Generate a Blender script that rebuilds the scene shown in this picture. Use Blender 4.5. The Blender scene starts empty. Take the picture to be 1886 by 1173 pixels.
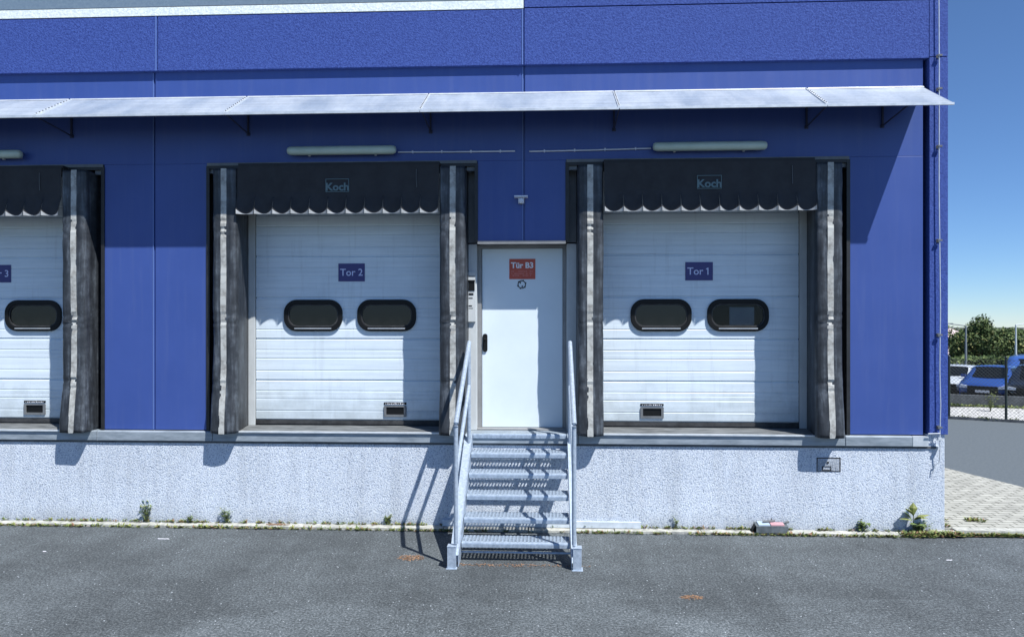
import bpy, bmesh, math, random
from mathutils import Vector, Matrix, noise
random.seed(7)
R=math.radians
S=bpy.context.scene
C=S.collection

# ---------------------------------------------------------------- camera, sky, sun
F,D,H=1340.0,8.65,2.4
TH=math.atan(.047)
cam=bpy.data.cameras.new("camera"); cam.sensor_width=36; cam.lens=36*F/1886; cam.shift_y=13.5/1886
cam.clip_start=.05; cam.clip_end=3000
co=bpy.data.objects.new("camera",cam); C.objects.link(co)
co.location=(0,-D,H); co.rotation_euler=(R(90),0,TH); S.camera=co
SUN=Vector((1.0,-1.0,2.18)).normalized()
SEL=math.asin(SUN.z); SAZ=math.atan2(SUN.x,SUN.y)
w=bpy.data.worlds.new("World"); S.world=w; w.use_nodes=True
nt=w.node_tree; bg=nt.nodes["Background"]
sk=nt.nodes.new("ShaderNodeTexSky"); sk.sky_type='NISHITA'; sk.sun_disc=False
sk.sun_elevation=SEL; sk.sun_rotation=SAZ; sk.altitude=5000; sk.air_density=1.5; sk.dust_density=0; sk.ozone_density=10
nt.links.new(sk.outputs[0],bg.inputs[0]); bg.inputs[1].default_value=.092
sl=bpy.data.lights.new("sun",'SUN'); sl.energy=5.0; sl.angle=R(.5); sl.color=(1,.985,.95)
so=bpy.data.objects.new("sun",sl); C.objects.link(so); so.rotation_euler=(-SUN).to_track_quat('-Z','Y').to_euler()
so.location=(8,-10,20)
S.view_settings.view_transform='Standard'; S.view_settings.look='None'; S.view_settings.gamma=1
S.view_settings.exposure=.55

# ---------------------------------------------------------------- helpers
def ray(px,py):
    u=(px-943)/F
    return Vector((-math.sin(TH)+u*math.cos(TH), math.cos(TH)+u*math.sin(TH), (600-py)/F))
def P(px,py,Y):
    d=ray(px,py); t=(Y+D)/d.y
    return Vector((0,-D,H))+d*t
def G(px,py,z=0.0):
    d=ray(px,py); t=(z-H)/d.z
    return Vector((0,-D,H))+d*t
def A(px,depth,z=0):            # point under image column px at a distance along the camera axis
    d=ray(px,600); p=Vector((0,-D,H))+d*depth; p.z=z; return p

def link(o): C.objects.link(o); return o
def thing(name,label,cat,loc=(0,0,0),rz=0,group=None):
    o=link(bpy.data.objects.new(name,None)); o.location=loc; o.rotation_euler=(0,0,rz); o.empty_display_size=.2
    o["label"]=label; o["category"]=cat
    if group: o["group"]=group
    return o
def tag(o,label=None,cat=None,group=None,kind=None):
    if label: o["label"]=label
    if cat: o["category"]=cat
    if group: o["group"]=group
    if kind: o["kind"]=kind
    return o
def obj(name,bm,mats,parent=None,smooth=False,label=None,bevel=0,local=False):
    if parent is not None and not local:
        off=Vector((0,0,0)); p=parent
        while p is not None: off+=Vector(p.location); p=p.parent
        bmesh.ops.translate(bm,verts=bm.verts,vec=-off)
    if bevel:
        bmesh.ops.bevel(bm,geom=[e for e in bm.edges if len(e.link_faces)==2 and e.calc_face_angle(0)>.6],offset=bevel,segments=2,affect='EDGES',profile=.6,clamp_overlap=True)
    bmesh.ops.recalc_face_normals(bm,faces=bm.faces)
    me=bpy.data.meshes.new(name); bm.to_mesh(me); bm.free()
    if not isinstance(mats,(list,tuple)): mats=[mats]
    for m in mats: me.materials.append(m)
    if smooth: me.polygons.foreach_set("use_smooth",[True]*len(me.polygons))
    o=link(bpy.data.objects.new(name,me))
    if parent is not None: o.parent=parent
    if label: o["label"]=label
    return o
def copy_tree(o,parent=None):
    c=o.copy(); C.objects.link(c)
    if parent is not None: c.parent=parent
    for ch in [x for x in list(bpy.data.objects) if x.parent==o]: copy_tree(ch,c)
    return c
def nb(): return bmesh.new()
def box(bm,x0,x1,y0,y1,z0,z1,mi=0):
    v=[bm.verts.new((x,y,z)) for x in (x0,x1) for y in (y0,y1) for z in (z0,z1)]
    for q in ((0,1,3,2),(4,6,7,5),(0,4,5,1),(2,3,7,6),(0,2,6,4),(1,5,7,3)):
        f=bm.faces.new([v[i] for i in q]); f.material_index=mi
    return v
def prism(bm,pts,axis,a0,a1,mi=0):
    # pts: 2D polygon; axis 'x': (y,z), 'y': (x,z), 'z': (x,y)
    def mk(p,a): return {'x':(a,p[0],p[1]),'y':(p[0],a,p[1]),'z':(p[0],p[1],a)}[axis]
    A0=[bm.verts.new(mk(p,a0)) for p in pts]; A1=[bm.verts.new(mk(p,a1)) for p in pts]
    n=len(pts); fs=[bm.faces.new(A0),bm.faces.new(A1[::-1])]
    for i in range(n): fs.append(bm.faces.new((A0[i],A0[(i+1)%n],A1[(i+1)%n],A1[i])))
    for f in fs: f.material_index=mi
    return fs
def tube(bm,pts,r,n=10,mi=0,caps=True):
    pts=[Vector(p) for p in pts]; rings=[]
    for i,p in enumerate(pts):
        d=((pts[min(i+1,len(pts)-1)]-p).normalized()+(p-pts[max(i-1,0)]).normalized())
        d.normalize()
        up=Vector((0,0,1)) if abs(d.z)<.9 else Vector((0,1,0))
        a=d.cross(up).normalized(); b=d.cross(a).normalized()
        rr=r[i] if isinstance(r,(list,tuple)) else r
        rings.append([bm.verts.new(p+a*math.cos(t)*rr+b*math.sin(t)*rr) for t in [2*math.pi*k/n for k in range(n)]])
    for i in range(len(rings)-1):
        for k in range(n):
            f=bm.faces.new((rings[i][k],rings[i][(k+1)%n],rings[i+1][(k+1)%n],rings[i+1][k])); f.material_index=mi
    if caps:
        for q in (rings[0],rings[-1][::-1]):
            f=bm.faces.new(q); f.material_index=mi
def rrect(x0,x1,z0,z1,r,n=6):
    pts=[]
    for cx,cz,a0 in ((x1-r,z1-r,0),(x0+r,z1-r,90),(x0+r,z0+r,180),(x1-r,z0+r,270)):
        for k in range(n+1):
            a=R(a0+90*k/n); pts.append((cx+r*math.cos(a),cz+r*math.sin(a)))
    return pts
def ring_prism(bm,outer,inner,y0,y1,mi=0):
    n=len(outer)
    vs=[[bm.verts.new((p[0],y,p[1])) for p in ps] for ps in (outer,inner) for y in (y0,y1)]
    O0,O1,I0,I1=vs
    for i in range(n):
        j=(i+1)%n
        for q in ((O0[i],O0[j],I0[j],I0[i]),(O1[i],I1[i],I1[j],O1[j]),(O0[i],O1[i],O1[j],O0[j]),(I0[i],I0[j],I1[j],I1[i])):
            f=bm.faces.new(q); f.material_index=mi
def text_bm(bm,s,size,cx,cz,y,mi=0,thick=.003,bold=0,sx=1.0):
    cu=bpy.data.curves.new("lettering",'FONT'); cu.body=s; cu.size=size; cu.align_x='CENTER'; cu.align_y='CENTER'
    cu.extrude=thick/2; cu.offset=bold; cu.resolution_u=3
    o=link(bpy.data.objects.new("lettering",cu)); dg=bpy.context.evaluated_depsgraph_get()
    me=bpy.data.meshes.new_from_object(o.evaluated_get(dg))
    n0=len(bm.verts); f0=len(bm.faces)
    bm.from_mesh(me); bm.verts.ensure_lookup_table(); bm.faces.ensure_lookup_table()
    for v in bm.verts[n0:]:
        x,yy,z=v.co; v.co=(cx+x*sx,y-z,cz+yy)
    for f in bm.faces[f0:]: f.material_index=mi
    bpy.data.objects.remove(o); bpy.data.curves.remove(cu); bpy.data.meshes.remove(me)

# ---------------------------------------------------------------- materials
def mat(name,col,rough=.6,metal=0,spec=.5):
    m=bpy.data.materials.new(name); m.use_nodes=True
    b=m.node_tree.nodes["Principled BSDF"]
    b.inputs["Base Color"].default_value=(*col,1); b.inputs["Roughness"].default_value=rough
    b.inputs["Metallic"].default_value=metal; b.inputs["Specular IOR Level"].default_value=spec
    return m
def N(m,t,**k):
    n=m.node_tree.nodes.new(t)
    for a,v in k.items(): setattr(n,a,v)
    return n
def coords(m,scale=(1,1,1)):
    tc=N(m,"ShaderNodeTexCoord"); mp=N(m,"ShaderNodeMapping"); mp.inputs[3].default_value=scale
    m.node_tree.links.new(tc.outputs["Object"],mp.inputs[0]); return mp.outputs[0]
def nz(m,scale,detail=2,rough=.5,vec=None,sc3=(1,1,1)):
    n=N(m,"ShaderNodeTexNoise"); n.inputs["Scale"].default_value=scale; n.inputs["Detail"].default_value=detail; n.inputs["Roughness"].default_value=rough
    m.node_tree.links.new(vec or coords(m,sc3),n.inputs["Vector"]); return n.outputs["Fac"]
def ramp(m,fac,stops):
    r=N(m,"ShaderNodeValToRGB"); e=r.color_ramp.elements
    while len(e)<len(stops): e.new(.5)
    for x,(p,c) in zip(e,stops):
        x.position=p; x.color=(*c,1) if isinstance(c,tuple) else (c,c,c,1)
    m.node_tree.links.new(fac,r.inputs[0]); return r.outputs[0]
def mix(m,fac,a,b,mode='MIX'):
    n=N(m,"ShaderNodeMix",data_type='RGBA',blend_type=mode); L=m.node_tree.links
    for s,v in ((n.inputs[0],fac),(n.inputs[6],a),(n.inputs[7],b)):
        if isinstance(v,(int,float)): s.default_value=v
        elif isinstance(v,tuple): s.default_value=(*v,1)
        else: L.new(v,s)
    return n.outputs[2]
def base(m,c): m.node_tree.links.new(c,m.node_tree.nodes["Principled BSDF"].inputs["Base Color"])
def rgh(m,c): m.node_tree.links.new(c,m.node_tree.nodes["Principled BSDF"].inputs["Roughness"])
def bump(m,h,strength=.5,dist=.01):
    b=N(m,"ShaderNodeBump"); b.inputs["Strength"].default_value=strength; b.inputs["Distance"].default_value=dist
    m.node_tree.links.new(h,b.inputs["Height"]); m.node_tree.links.new(b.outputs[0],m.node_tree.nodes["Principled BSDF"].inputs["Normal"])

BLUE=(.043,.084,.31)
def N3(m,s_,k):
    n=N(m,"ShaderNodeMath",operation='MULTIPLY'); n.inputs[1].default_value=k; m.node_tree.links.new(s_,n.inputs[0]); return n.outputs[0]
def m_blue_smooth():
    m=mat("blue_panel_paint",BLUE,.42)
    base(m,mix(m,ramp(m,nz(m,1.3,4,.6),[(.3,0.0),(.75,1.0)]),(.038,.076,.275),(.045,.086,.30)))
    s=ramp(m,nz(m,1,3,.6,sc3=(9,9,.35)),[(.45,0.0),(.8,1.0)])
    dust=ramp(m,nz(m,1,5,.7,sc3=(11,11,.7)),[(.50,0.0),(.72,.10)])
    base(m,mix(m,dust,mix(m,ramp(m,nz(m,1.3,4,.6),[(.3,0.0),(.75,1.0)]),(.036,.073,.27),(.045,.086,.305)),(.16,.20,.34)))
    rgh(m,ramp(m,s,[(0,.4),(1,.52)])); bump(m,nz(m,2.2,2),.15,.01)
    return m
def m_rough_blue():
    m=mat("blue_roughcast",BLUE,.8,spec=.25)
    g=nz(m,44,4,.8); g2=nz(m,1.1,3,.6)
    c=mix(m,ramp(m,g,[(.38,0.0),(.62,1.0)]),(.024,.048,.22),(.060,.112,.385))
    base(m,mix(m,ramp(m,g2,[(.35,0.0),(.7,.35)]),c,(.043,.084,.31))); bump(m,g,.9,.012); return m
def m_plinth():
    m=mat("white_roughcast_plinth",(.6,.68,.8),.9,spec=.2)
    g=nz(m,60,4,.8)
    c=ramp(m,g,[(.36,(.20,.26,.37)),(.43,(.57,.65,.79)),(.50,(.74,.82,.94)),(.62,(.86,.92,.98))])
    big=mix(m,1.0,ramp(m,nz(m,.9,5,.65),[(.35,.88),(.7,1.0)]),ramp(m,nz(m,1,4,.6,sc3=(7,1,.5)),[(.36,.90),(.52,1.0)]),'MULTIPLY')
    c=mix(m,1.0,c,big,'MULTIPLY')
    sx=N(m,"ShaderNodeSeparateXYZ"); m.node_tree.links.new(coords(m),sx.inputs[0])
    ad=N(m,"ShaderNodeMath",operation='ADD'); m.node_tree.links.new(sx.outputs[2],ad.inputs[0])
    k=N(m,"ShaderNodeMath",operation='MULTIPLY'); k.inputs[1].default_value=.25; m.node_tree.links.new(nz(m,5,4,.7),k.inputs[0]); m.node_tree.links.new(k.outputs[0],ad.inputs[1])
    dirt=ramp(m,ad.outputs[0],[(.12,.62),(.22,.85),(.36,1.0)])
    base(m,mix(m,1.0,c,dirt,'MULTIPLY')); bump(m,g,1.0,.022); return m
def m_asphalt():
    m=mat("yard_asphalt",(.1,.11,.125),.85,spec=.35)
    g=nz(m,48,5,.85); c=ramp(m,g,[(.36,(.015,.018,.020)),(.49,(.072,.085,.093)),(.58,(.145,.163,.175)),(.68,(.30,.325,.34))])
    mid=ramp(m,nz(m,9,4,.6),[(.3,.8),(.7,1.12)])
    big=ramp(m,nz(m,.55,4,.55,sc3=(1,1.6,1)),[(.36,.76),(.5,.96),(.64,1.16)])
    c=mix(m,1.0,mix(m,1.0,c,mid,'MULTIPLY'),big,'MULTIPLY')
    # worn paler patch and dished hollows with pale dried rims
    def blob(x,y,rx,ry,soft,lo,hi):
        mp=N(m,"ShaderNodeMapping"); mp.vector_type='TEXTURE'; tc=N(m,"ShaderNodeTexCoord")
        mp.inputs[1].default_value=(x,y,0); mp.inputs[3].default_value=(rx,ry,1)
        wn=N(m,"ShaderNodeTexNoise"); wn.inputs["Scale"].default_value=1.7; wn.inputs["Detail"].default_value=4
        m.node_tree.links.new(tc.outputs["Object"],wn.inputs["Vector"])
        m.node_tree.links.new(tc.outputs["Object"],mp.inputs[0])
        ln=N(m,"ShaderNodeVectorMath",operation='LENGTH'); m.node_tree.links.new(mp.outputs[0],ln.inputs[0])
        a=N(m,"ShaderNodeMath",operation='MULTIPLY_ADD'); a.inputs[1].default_value=.9
        m.node_tree.links.new(wn.outputs["Fac"],a.inputs[0]); m.node_tree.links.new(ln.outputs["Value"],a.inputs[2])
        a2=N(m,"ShaderNodeMath",operation='SUBTRACT'); a2.inputs[1].default_value=.45; m.node_tree.links.new(a.outputs[0],a2.inputs[0])
        return ramp(m,a2.outputs[0],[(lo,hi),(1-0.0,1.0)]) if False else ramp(m,a2.outputs[0],soft)
    for px,py,rx,ry,st in ((850,1180,2.6,.9,[(.78,1.22),(.90,1.0)]),(1225,1100,.42,.09,[(.5,1.28),(.95,1.0)]),(1290,1108,.9,.3,[(.4,.86),(1.0,1.0)]),
                           (1660,1106,.45,.06,[(.5,1.22),(.95,1.0)]),(1660,1095,1.0,.28,[(.4,.88),(1.0,1.0)]),(260,1085,.45,.07,[(.5,1.15),(.95,1.0)]),
                           (250,1080,1.0,.35,[(.4,.87),(1.0,1.0)]),(1300,1010,1.2,.28,[(.4,.88),(1.0,1.0)])):
        p=G(px,py); c=mix(m,1.0,c,blob(p.x,p.y,rx,ry,st,0,0),'MULTIPLY')
    tr=ramp(m,nz(m,1,4,.6,sc3=(2.6,.16,1)),[(.40,.90),(.56,1.04)]); c=mix(m,1.0,c,tr,'MULTIPLY')
    vc=N(m,"ShaderNodeTexVoronoi"); vc.feature='DISTANCE_TO_EDGE'; vc.inputs["Scale"].default_value=.42
    dn=N(m,"ShaderNodeVectorMath",operation='MULTIPLY_ADD'); nn=N(m,"ShaderNodeTexNoise"); nn.inputs["Scale"].default_value=2.2; nn.inputs["Detail"].default_value=6
    m.node_tree.links.new(coords(m),nn.inputs["Vector"]); m.node_tree.links.new(nn.outputs["Color"],dn.inputs[0]); dn.inputs[1].default_value=(.5,.5,0); m.node_tree.links.new(coords(m),dn.inputs[2]); m.node_tree.links.new(dn.outputs[0],vc.inputs["Vector"])
    ck=ramp(m,vc.outputs["Distance"],[(.0,.62),(.0045,1.0)]); ckm=ramp(m,nz(m,.8,3),[(.47,0.0),(.57,.85)])
    c=mix(m,ckm,c,mix(m,1.0,c,ck,'MULTIPLY'))
    vo=N(m,"ShaderNodeTexVoronoi"); vo.inputs["Scale"].default_value=17; m.node_tree.links.new(coords(m),vo.inputs["Vector"])
    spk=ramp(m,vo.outputs["Distance"],[(.085,1.0),(.11,0.0)])
    dens=ramp(m,nz(m,6.5,2),[(.50,0.0),(.58,1.0)])
    c=mix(m,mix(m,1.0,spk,dens,'MULTIPLY'),c,(.55,.6,.65))
    base(m,c); bump(m,g,.7,.008); return m
def m_door():
    m=mat("white_sectional_steel",(.68,.77,.84),.38)
    st=nz(m,1,4,.6,sc3=(1.2,1,26)); b2=nz(m,2.2,5,.65)
    c=mix(m,ramp(m,st,[(.35,0.0),(.7,1.0)]),(.62,.71,.79),(.71,.80,.87))
    c=mix(m,1.0,c,ramp(m,b2,[(.3,.93),(.65,1.0)]),'MULTIPLY')
    sx=N(m,"ShaderNodeSeparateXYZ"); m.node_tree.links.new(coords(m),sx.inputs[0])
    ad=N(m,"ShaderNodeMath",operation='MULTIPLY_ADD'); ad.inputs[1].default_value=.9; m.node_tree.links.new(nz(m,4,5,.7),ad.inputs[0]); m.node_tree.links.new(sx.outputs[2],ad.inputs[2])
    c=mix(m,1.0,c,ramp(m,N3(m,ad.outputs[0],.25),[(.40,(.70,.70,.68)),(.52,(1,1,1))]),'MULTIPLY')
    c=mix(m,1.0,c,ramp(m,nz(m,1,5,.7,sc3=(14,1,1.1)),[(.33,.92),(.45,1.0)]),'MULTIPLY')
    base(m,c); bump(m,nz(m,1,2,sc3=(.8,1,40)),.12,.004); return m
def m_noise(name,c1,c2,scale,rough=.6,metal=0,sc3=(1,1,1),bs=0,lo=.35,hi=.65,detail=4):
    m=mat(name,c1,rough,metal); g=nz(m,scale,detail,.65,sc3=sc3)
    base(m,ramp(m,g,[(lo,c1),(hi,c2)]))
    if bs: bump(m,g,bs,.01)
    return m
M={}
M['joint_lit']=mat('sunlit_blue_joint_edge',(.11,.18,.43),.4); M['blue']=m_blue_smooth(); M['rblue']=m_rough_blue(); M['plinth']=m_plinth(); M['asphalt']=m_asphalt(); M['door']=m_door()
M['pdoor']=m_noise('white_steel_door',(.66,.75,.82),(.70,.79,.86),1.6,.35)
M['galv']=m_noise('galvanised_steel',(.33,.40,.49),(.48,.56,.66),34,.42,.35,bs=.05)
M['galv2']=m_noise('galvanised_tread',(.28,.35,.44),(.43,.51,.61),28,.45,.4,bs=.1)
M['sill']=m_noise('weathered_sill_metal',(.20,.24,.28),(.32,.37,.42),7,.5,.15,sc3=(.6,1,3))
def m_canopy():
    m=mat("canopy_sheet",(.3,.35,.42),.42)
    a=nz(m,1,5,.6,sc3=(3.0,1.0,1.0)); b2=nz(m,1,4,.6,sc3=(.6,22,22)); c2=nz(m,34,3,.6)
    c=mix(m,ramp(m,a,[(.32,0.0),(.66,1.0)]),(.22,.27,.345),(.355,.40,.46))
    c=mix(m,1.0,c,ramp(m,b2,[(.35,.86),(.6,1.06)]),'MULTIPLY'); c=mix(m,1.0,c,ramp(m,c2,[(.3,.88),(.7,1.08)]),'MULTIPLY')
    base(m,c); bump(m,b2,.12,.01); return m
M['canopy']=m_canopy()
M['alu']=m_noise('aluminium_trim',(.5,.55,.6),(.66,.7,.74),9,.4,.3)
M['dark']=m_noise('black_frame_paint',(.012,.013,.014),(.022,.023,.026),6,.5)
M['lip']=m_noise('worn_lip_steel',(.07,.075,.08),(.19,.20,.205),6,.6,.1,sc3=(.6,2,1))
M['brk']=mat('dark_bracket_paint',(.02,.028,.07),.6)
M['rubber']=m_noise('black_rubber',(.02,.021,.023),(.05,.052,.055),9,.7)
M['frame']=m_noise('light_steel_frame',(.46,.49,.50),(.56,.59,.60),5,.5,sc3=(1,1,.4))
M['dframe']=m_noise('grey_steel_frame',(.10,.11,.12),(.16,.17,.18),5,.5,sc3=(1,1,.4))
M['brown']=m_noise('taupe_door_frame',(.20,.205,.21),(.26,.265,.27),5,.5)
M['navy']=mat('navy_sign',(.035,.035,.17),.4); M['letter']=mat('pale_lettering',(.55,.6,.85),.5)
M['red']=m_noise('red_sign',(.42,.055,.03),(.5,.075,.04),6,.4); M['white']=mat('white_lettering',(.8,.8,.85),.5); M['pink']=mat('pink_lettering',(.6,.2,.17),.5)
M['teal']=mat('grey_teal_lettering',(.12,.19,.21),.6)
M['lampc']=m_noise('milky_lamp_cover',(.42,.52,.47),(.5,.6,.54),3,.35)
M['wgrey']=m_noise('whiteband_roughcast',(.60,.68,.70),(.84,.89,.87),45,.85,bs=.6)
M['clad']=m_noise('grey_cladding',(.13,.19,.26),(.17,.235,.30),30,.6)
M['concrete']=m_noise('kerb_concrete',(.26,.265,.245),(.50,.50,.455),14,.9,bs=.4)
M['conc2']=m_noise('dark_concrete',(.06,.068,.075),(.12,.13,.14),5,.9,bs=.4)
M['black']=mat('black_plastic',(.006,.0065,.007),.5,spec=.25)
def m_fabric():
    m=mat("pvc_fabric",(.05,.055,.06),.48,spec=.45)
    a=nz(m,1,5,.7,sc3=(16,16,1.1)); b=nz(m,5,5,.7)
    f=mix(m,.45,a,b)
    base(m,ramp(m,f,[(.36,(.012,.014,.018)),(.50,(.034,.039,.047)),(.59,(.075,.088,.105)),(.70,(.20,.22,.25))])); bump(m,nz(m,12,4,.6,sc3=(1,1,.5)),.45,.012); return m
M['fabric']=m_fabric()
M['curtain']=m_noise('black_curtain_fabric',(.016,.016,.019),(.026,.027,.031),5,.7,bs=.15)
M['sunlit_hem']=m_noise('curtain_sunlit_hem',(.26,.275,.29),(.40,.42,.44),14,.6)
M['stripe']=m_noise('dirty_white_stripe',(.24,.235,.22),(.46,.47,.45),9,.6,sc3=(1,1,1.2),lo=.36,hi=.56,detail=7)
def m_glass(fac=.62):
    m=bpy.data.materials.new("dark_window_glass"); m.use_nodes=True; t=m.node_tree; b=t.nodes["Principled BSDF"]
    b.inputs["Base Color"].default_value=(.006,.007,.008,1); b.inputs["Roughness"].default_value=.12
    tr=t.nodes.new("ShaderNodeBsdfTransparent"); tr.inputs[0].default_value=(.8,.85,.88,1)
    mx=t.nodes.new("ShaderNodeMixShader"); mx.inputs[0].default_value=fac
    t.links.new(tr.outputs[0],mx.inputs[1]); t.links.new(b.outputs[0],mx.inputs[2]); t.links.new(mx.outputs[0],t.nodes["Material Output"].inputs[0]); return m
M['glass']=m_glass(.75); M['glass2']=m_glass(.30)

# ---------------------------------------------------------------- ground
def sheet(name,pts,z,m,th=0):
    bm=nb(); vs=[bm.verts.new((p[0],p[1],z)) for p in pts]; bm.faces.new(vs)
    o=obj(name,bm,m); tag(o,kind='structure'); return o
M['soil']=m_noise('far_ground',(.06,.065,.06),(.10,.10,.09),.4,.95)
M['gravel']=m_noise('pale_gravel',(.20,.20,.195),(.60,.60,.585),14,.95,bs=.6,lo=.42,hi=.55)
M['road']=m_noise('lane_asphalt',(.068,.085,.095),(.115,.135,.148),20,.9,bs=.2,lo=.25,hi=.75,detail=6)
M['lot']=m_noise('lot_asphalt',(.09,.095,.10),(.13,.135,.14),2,.9)
bm=nb()   # one terrain sheet: level yard, dropping to the car park beyond the low wall
xs=[-900,-60,-20,0,20,60,900]; ys=[-60,-8,0,8,13.6,14.4,30,60,150,1500]
gz=lambda y: -.02 if y<14 else -.80
g=[[bm.verts.new((x,y,gz(y))) for x in xs] for y in ys]
for j in range(len(ys)-1):
    for i in range(len(xs)-1): bm.faces.new((g[j][i],g[j][i+1],g[j+1][i+1],g[j+1][i]))
tag(obj('ground',bm,M['soil']),kind='structure')
PV0=G(1735,866); PV1=G(1886,904)         # far edge of the block paving
d=(PV1-PV0)/(PV1.x-PV0.x)
def pvy(x): return PV0.y+d.y*(x-PV0.x)
xc=4.593
bm=nb()
for pts in ([(-40,-40),(45,-40),(45,-.16),(-40,-.16)],):
    bm.faces.new([bm.verts.new((x,y,0)) for x,y in pts])
tag(obj('asphalt_yard',bm,M['asphalt']),kind='structure')
FA=G(1748,771); FB=G(1853,777); fd=(FB-FA)
def fy(x): return FA.y+fd.y/fd.x*(x-FA.x)
# the side lane behind the paving, up to the fence
XE=PV0.x+(.02-PV0.y)/d.y                  # where the slanting paving edge meets the yard
XF=11.9; m_=fy(XF)
bm=nb()
pl=[(4.2,pvy(4.2)),(XE,.02),(XE+.1,-.158),(45,-.158),(45,m_-6),(22,m_-6),(XF,m_-.02),(4.2,fy(4.2)-.02)]
bm.faces.new([bm.verts.new((x,y,.004)) for x,y in pl])
tag(obj('side_lane',bm,M['road']),kind='structure')
WY=lambda x: A(1800,22).y-.05*(x-14)      # line of the low wall
sheet('gravel_strip',[(4.2,fy(4.2)+.04),(XF,fy(XF)+.04),(22,m_-5.9),(22,13.4),(4.2,13.4)],.006,M['gravel'])
sheet('car_park',[(4.2,15),(60,15),(60,70),(4.2,70)],-.78,M['lot'])
# block paving at the corner, slightly raised
def m_pave():
    m=mat("block_paving",(.55,.52,.46),.9)
    br=N(m,"ShaderNodeTexBrick"); br.inputs["Scale"].default_value=1; br.inputs["Brick Width"].default_value=.21; br.inputs["Row Height"].default_value=.105
    br.inputs["Mortar Size"].default_value=.008; br.inputs["Color1"].default_value=(.35,.35,.31,1); br.inputs["Color2"].default_value=(.45,.45,.40,1); br.inputs["Mortar"].default_value=(.10,.10,.08,1)
    m.node_tree.links.new(coords(m),br.inputs["Vector"])
    base(m,mix(m,1.0,br.outputs[0],ramp(m,nz(m,7,5,.7),[(.3,.68),(.6,1.0)]),'MULTIPLY')); bump(m,br.outputs["Fac"],-.5,.006); return m
bm=nb()
prism(bm,[(xc+.01,.02),(XE,.02),(xc+.01,pvy(xc))],'z',-.015,.055)
tag(obj('pavement',bm,m_pave()),kind='structure')
bm=nb(); x=xc+.1
while x<XE-.5: box(bm,x,x+.985,-.10,.018,-.01,.062); x+=1.0
box(bm,xc-.22,xc+.09,-.10,-.034,-.01,.05)
tag(obj('kerb',bm,M['concrete'],bevel=.008),kind='structure')
bm=nb(); x=-12.2       # flush concrete edging at the foot of the plinth
k=0
while x<xc-.25:
    dz=random.uniform(-.004,.004); L=.99
    x1=min(x+L,xc-.24)
    box(bm,x,x1,-.175+random.uniform(-.006,.006),-.034,-.01,.026+dz); x+=1.0
tag(obj('edging_strip',bm,M['concrete'],bevel=.006),kind='structure')

# ---------------------------------------------------------------- warehouse
C3,C2,C1=-7.04,-2.465,1.88
ZS,ZO,ZF=1.138,4.365,5.484
OH=1.645
XL=-12.5
wh=thing('warehouse','blue rendered warehouse with three loading docks, white plinth and a roughcast corner column','building',(0,0,0))
def wpart(name,bm,m,label=None,bevel=0,**k): return obj(name,bm,m,wh,label=label,bevel=bevel,**k)
def panel(x0,x1,z0,z1,y0=0.0,y1=.42): 
    bm=nb(); box(bm,x0,x1,y0,y1,z0,z1); return bm
g=.010
# recessed smooth blue panels between and above the docks
for x0,x1,z0,z1 in ((XL,C3-OH,ZS,ZO),(C3+OH,-4.764-g,ZS,ZO),(-4.764+g,C2-OH,ZS,ZO),(C1+OH,4.364,ZS,ZO),
                    (C2+OH+.0,-.263-g,3.41,ZO),(-.263+g,C1-OH,3.41,ZO)):
    wpart('wall_panel',panel(x0,x1,z0,z1),M['blue'],bevel=.004)
for x0,x1 in ((XL,-4.764-g),(-4.764+g,-.263-g),(-.263+g,4.364)):
    wpart('wall_panel',panel(x0,x1,ZO+.0,5.60),M['blue'],bevel=.004)
# pale backing behind the open panel joints
for x,z0 in ((-4.764,ZS),(-.263,3.41)):
    bm=nb(); box(bm,x-.03,x+.03,.014,.05,z0,5.55) if False else box(bm,x-g+.0005,x+g-.0005,.016,.05,z0,5.55)
    wpart('joint_strip',bm,M['blue'])
    bm=nb(); box(bm,x-g-.011,x-g-.001,-.005,.004,z0+.003,5.475); wpart('joint_sun_line',bm,M['joint_lit'])  # pale strip stands in for sunlight on the groove's left wall
# upper facade, set 5 cm forward
for x0,x1,z0,z1 in ((XL,-4.703-.006,ZF,6.143),(-4.703+.006,-.263-.006,ZF,6.143),(-.263+.006,4.406,ZF,6.150)):
    bm=nb(); box(bm,x0,x1,-.05,.38,z0,z1); wpart('upper_facade',bm,M['rblue'],bevel=.004)
for x in (-4.703,-.263):
    bm=nb(); box(bm,x-.005,x+.005,-.034,.0,ZF+.001,6.14); wpart('joint_strip',bm,M['blue'])
    bm=nb(); box(bm,x-.024,x-.012,-.056,-.045,ZF+.002,6.14); wpart('joint_sun_line',bm,M['joint_lit'])  # sunlit edge of the upper joint, put in as a pale strip
bm=nb(); box(bm,XL,-.268,-.056,.36,6.150,6.250); wpart('white_band',bm,M['wgrey'],'white roughcast band under the grey parapet cladding')
bm=nb(); box(bm,XL,-.268,-.03,.36,6.255,7.0); wpart('parapet',bm,M['clad'],'grey parapet cladding')
bm=nb(); box(bm,-.258,4.406,-.05,.36,6.162,7.0); wpart('parapet',bm,M['rblue'],'blue roughcast parapet',bevel=.004)
bm=nb(); x=XL+.3      # one rail with its clips along the cladding foot
prism(bm,[(-.045,6.256),(-.045,6.262),(-.0305,6.262),(-.0305,6.256)],'x',XL,-.27)
wpart('cladding_rail',bm,M['dark'])
# corner column
bm=nb(); box(bm,4.412,4.62,-.05,.42,1.15,ZF+.006); wpart('corner_column',bm,M['rblue'],bevel=.004)
bm=nb(); box(bm,4.412,4.62,-.05,.42,ZF+.014,7.0); wpart('corner_column',bm,M['rblue'],bevel=.004)
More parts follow.
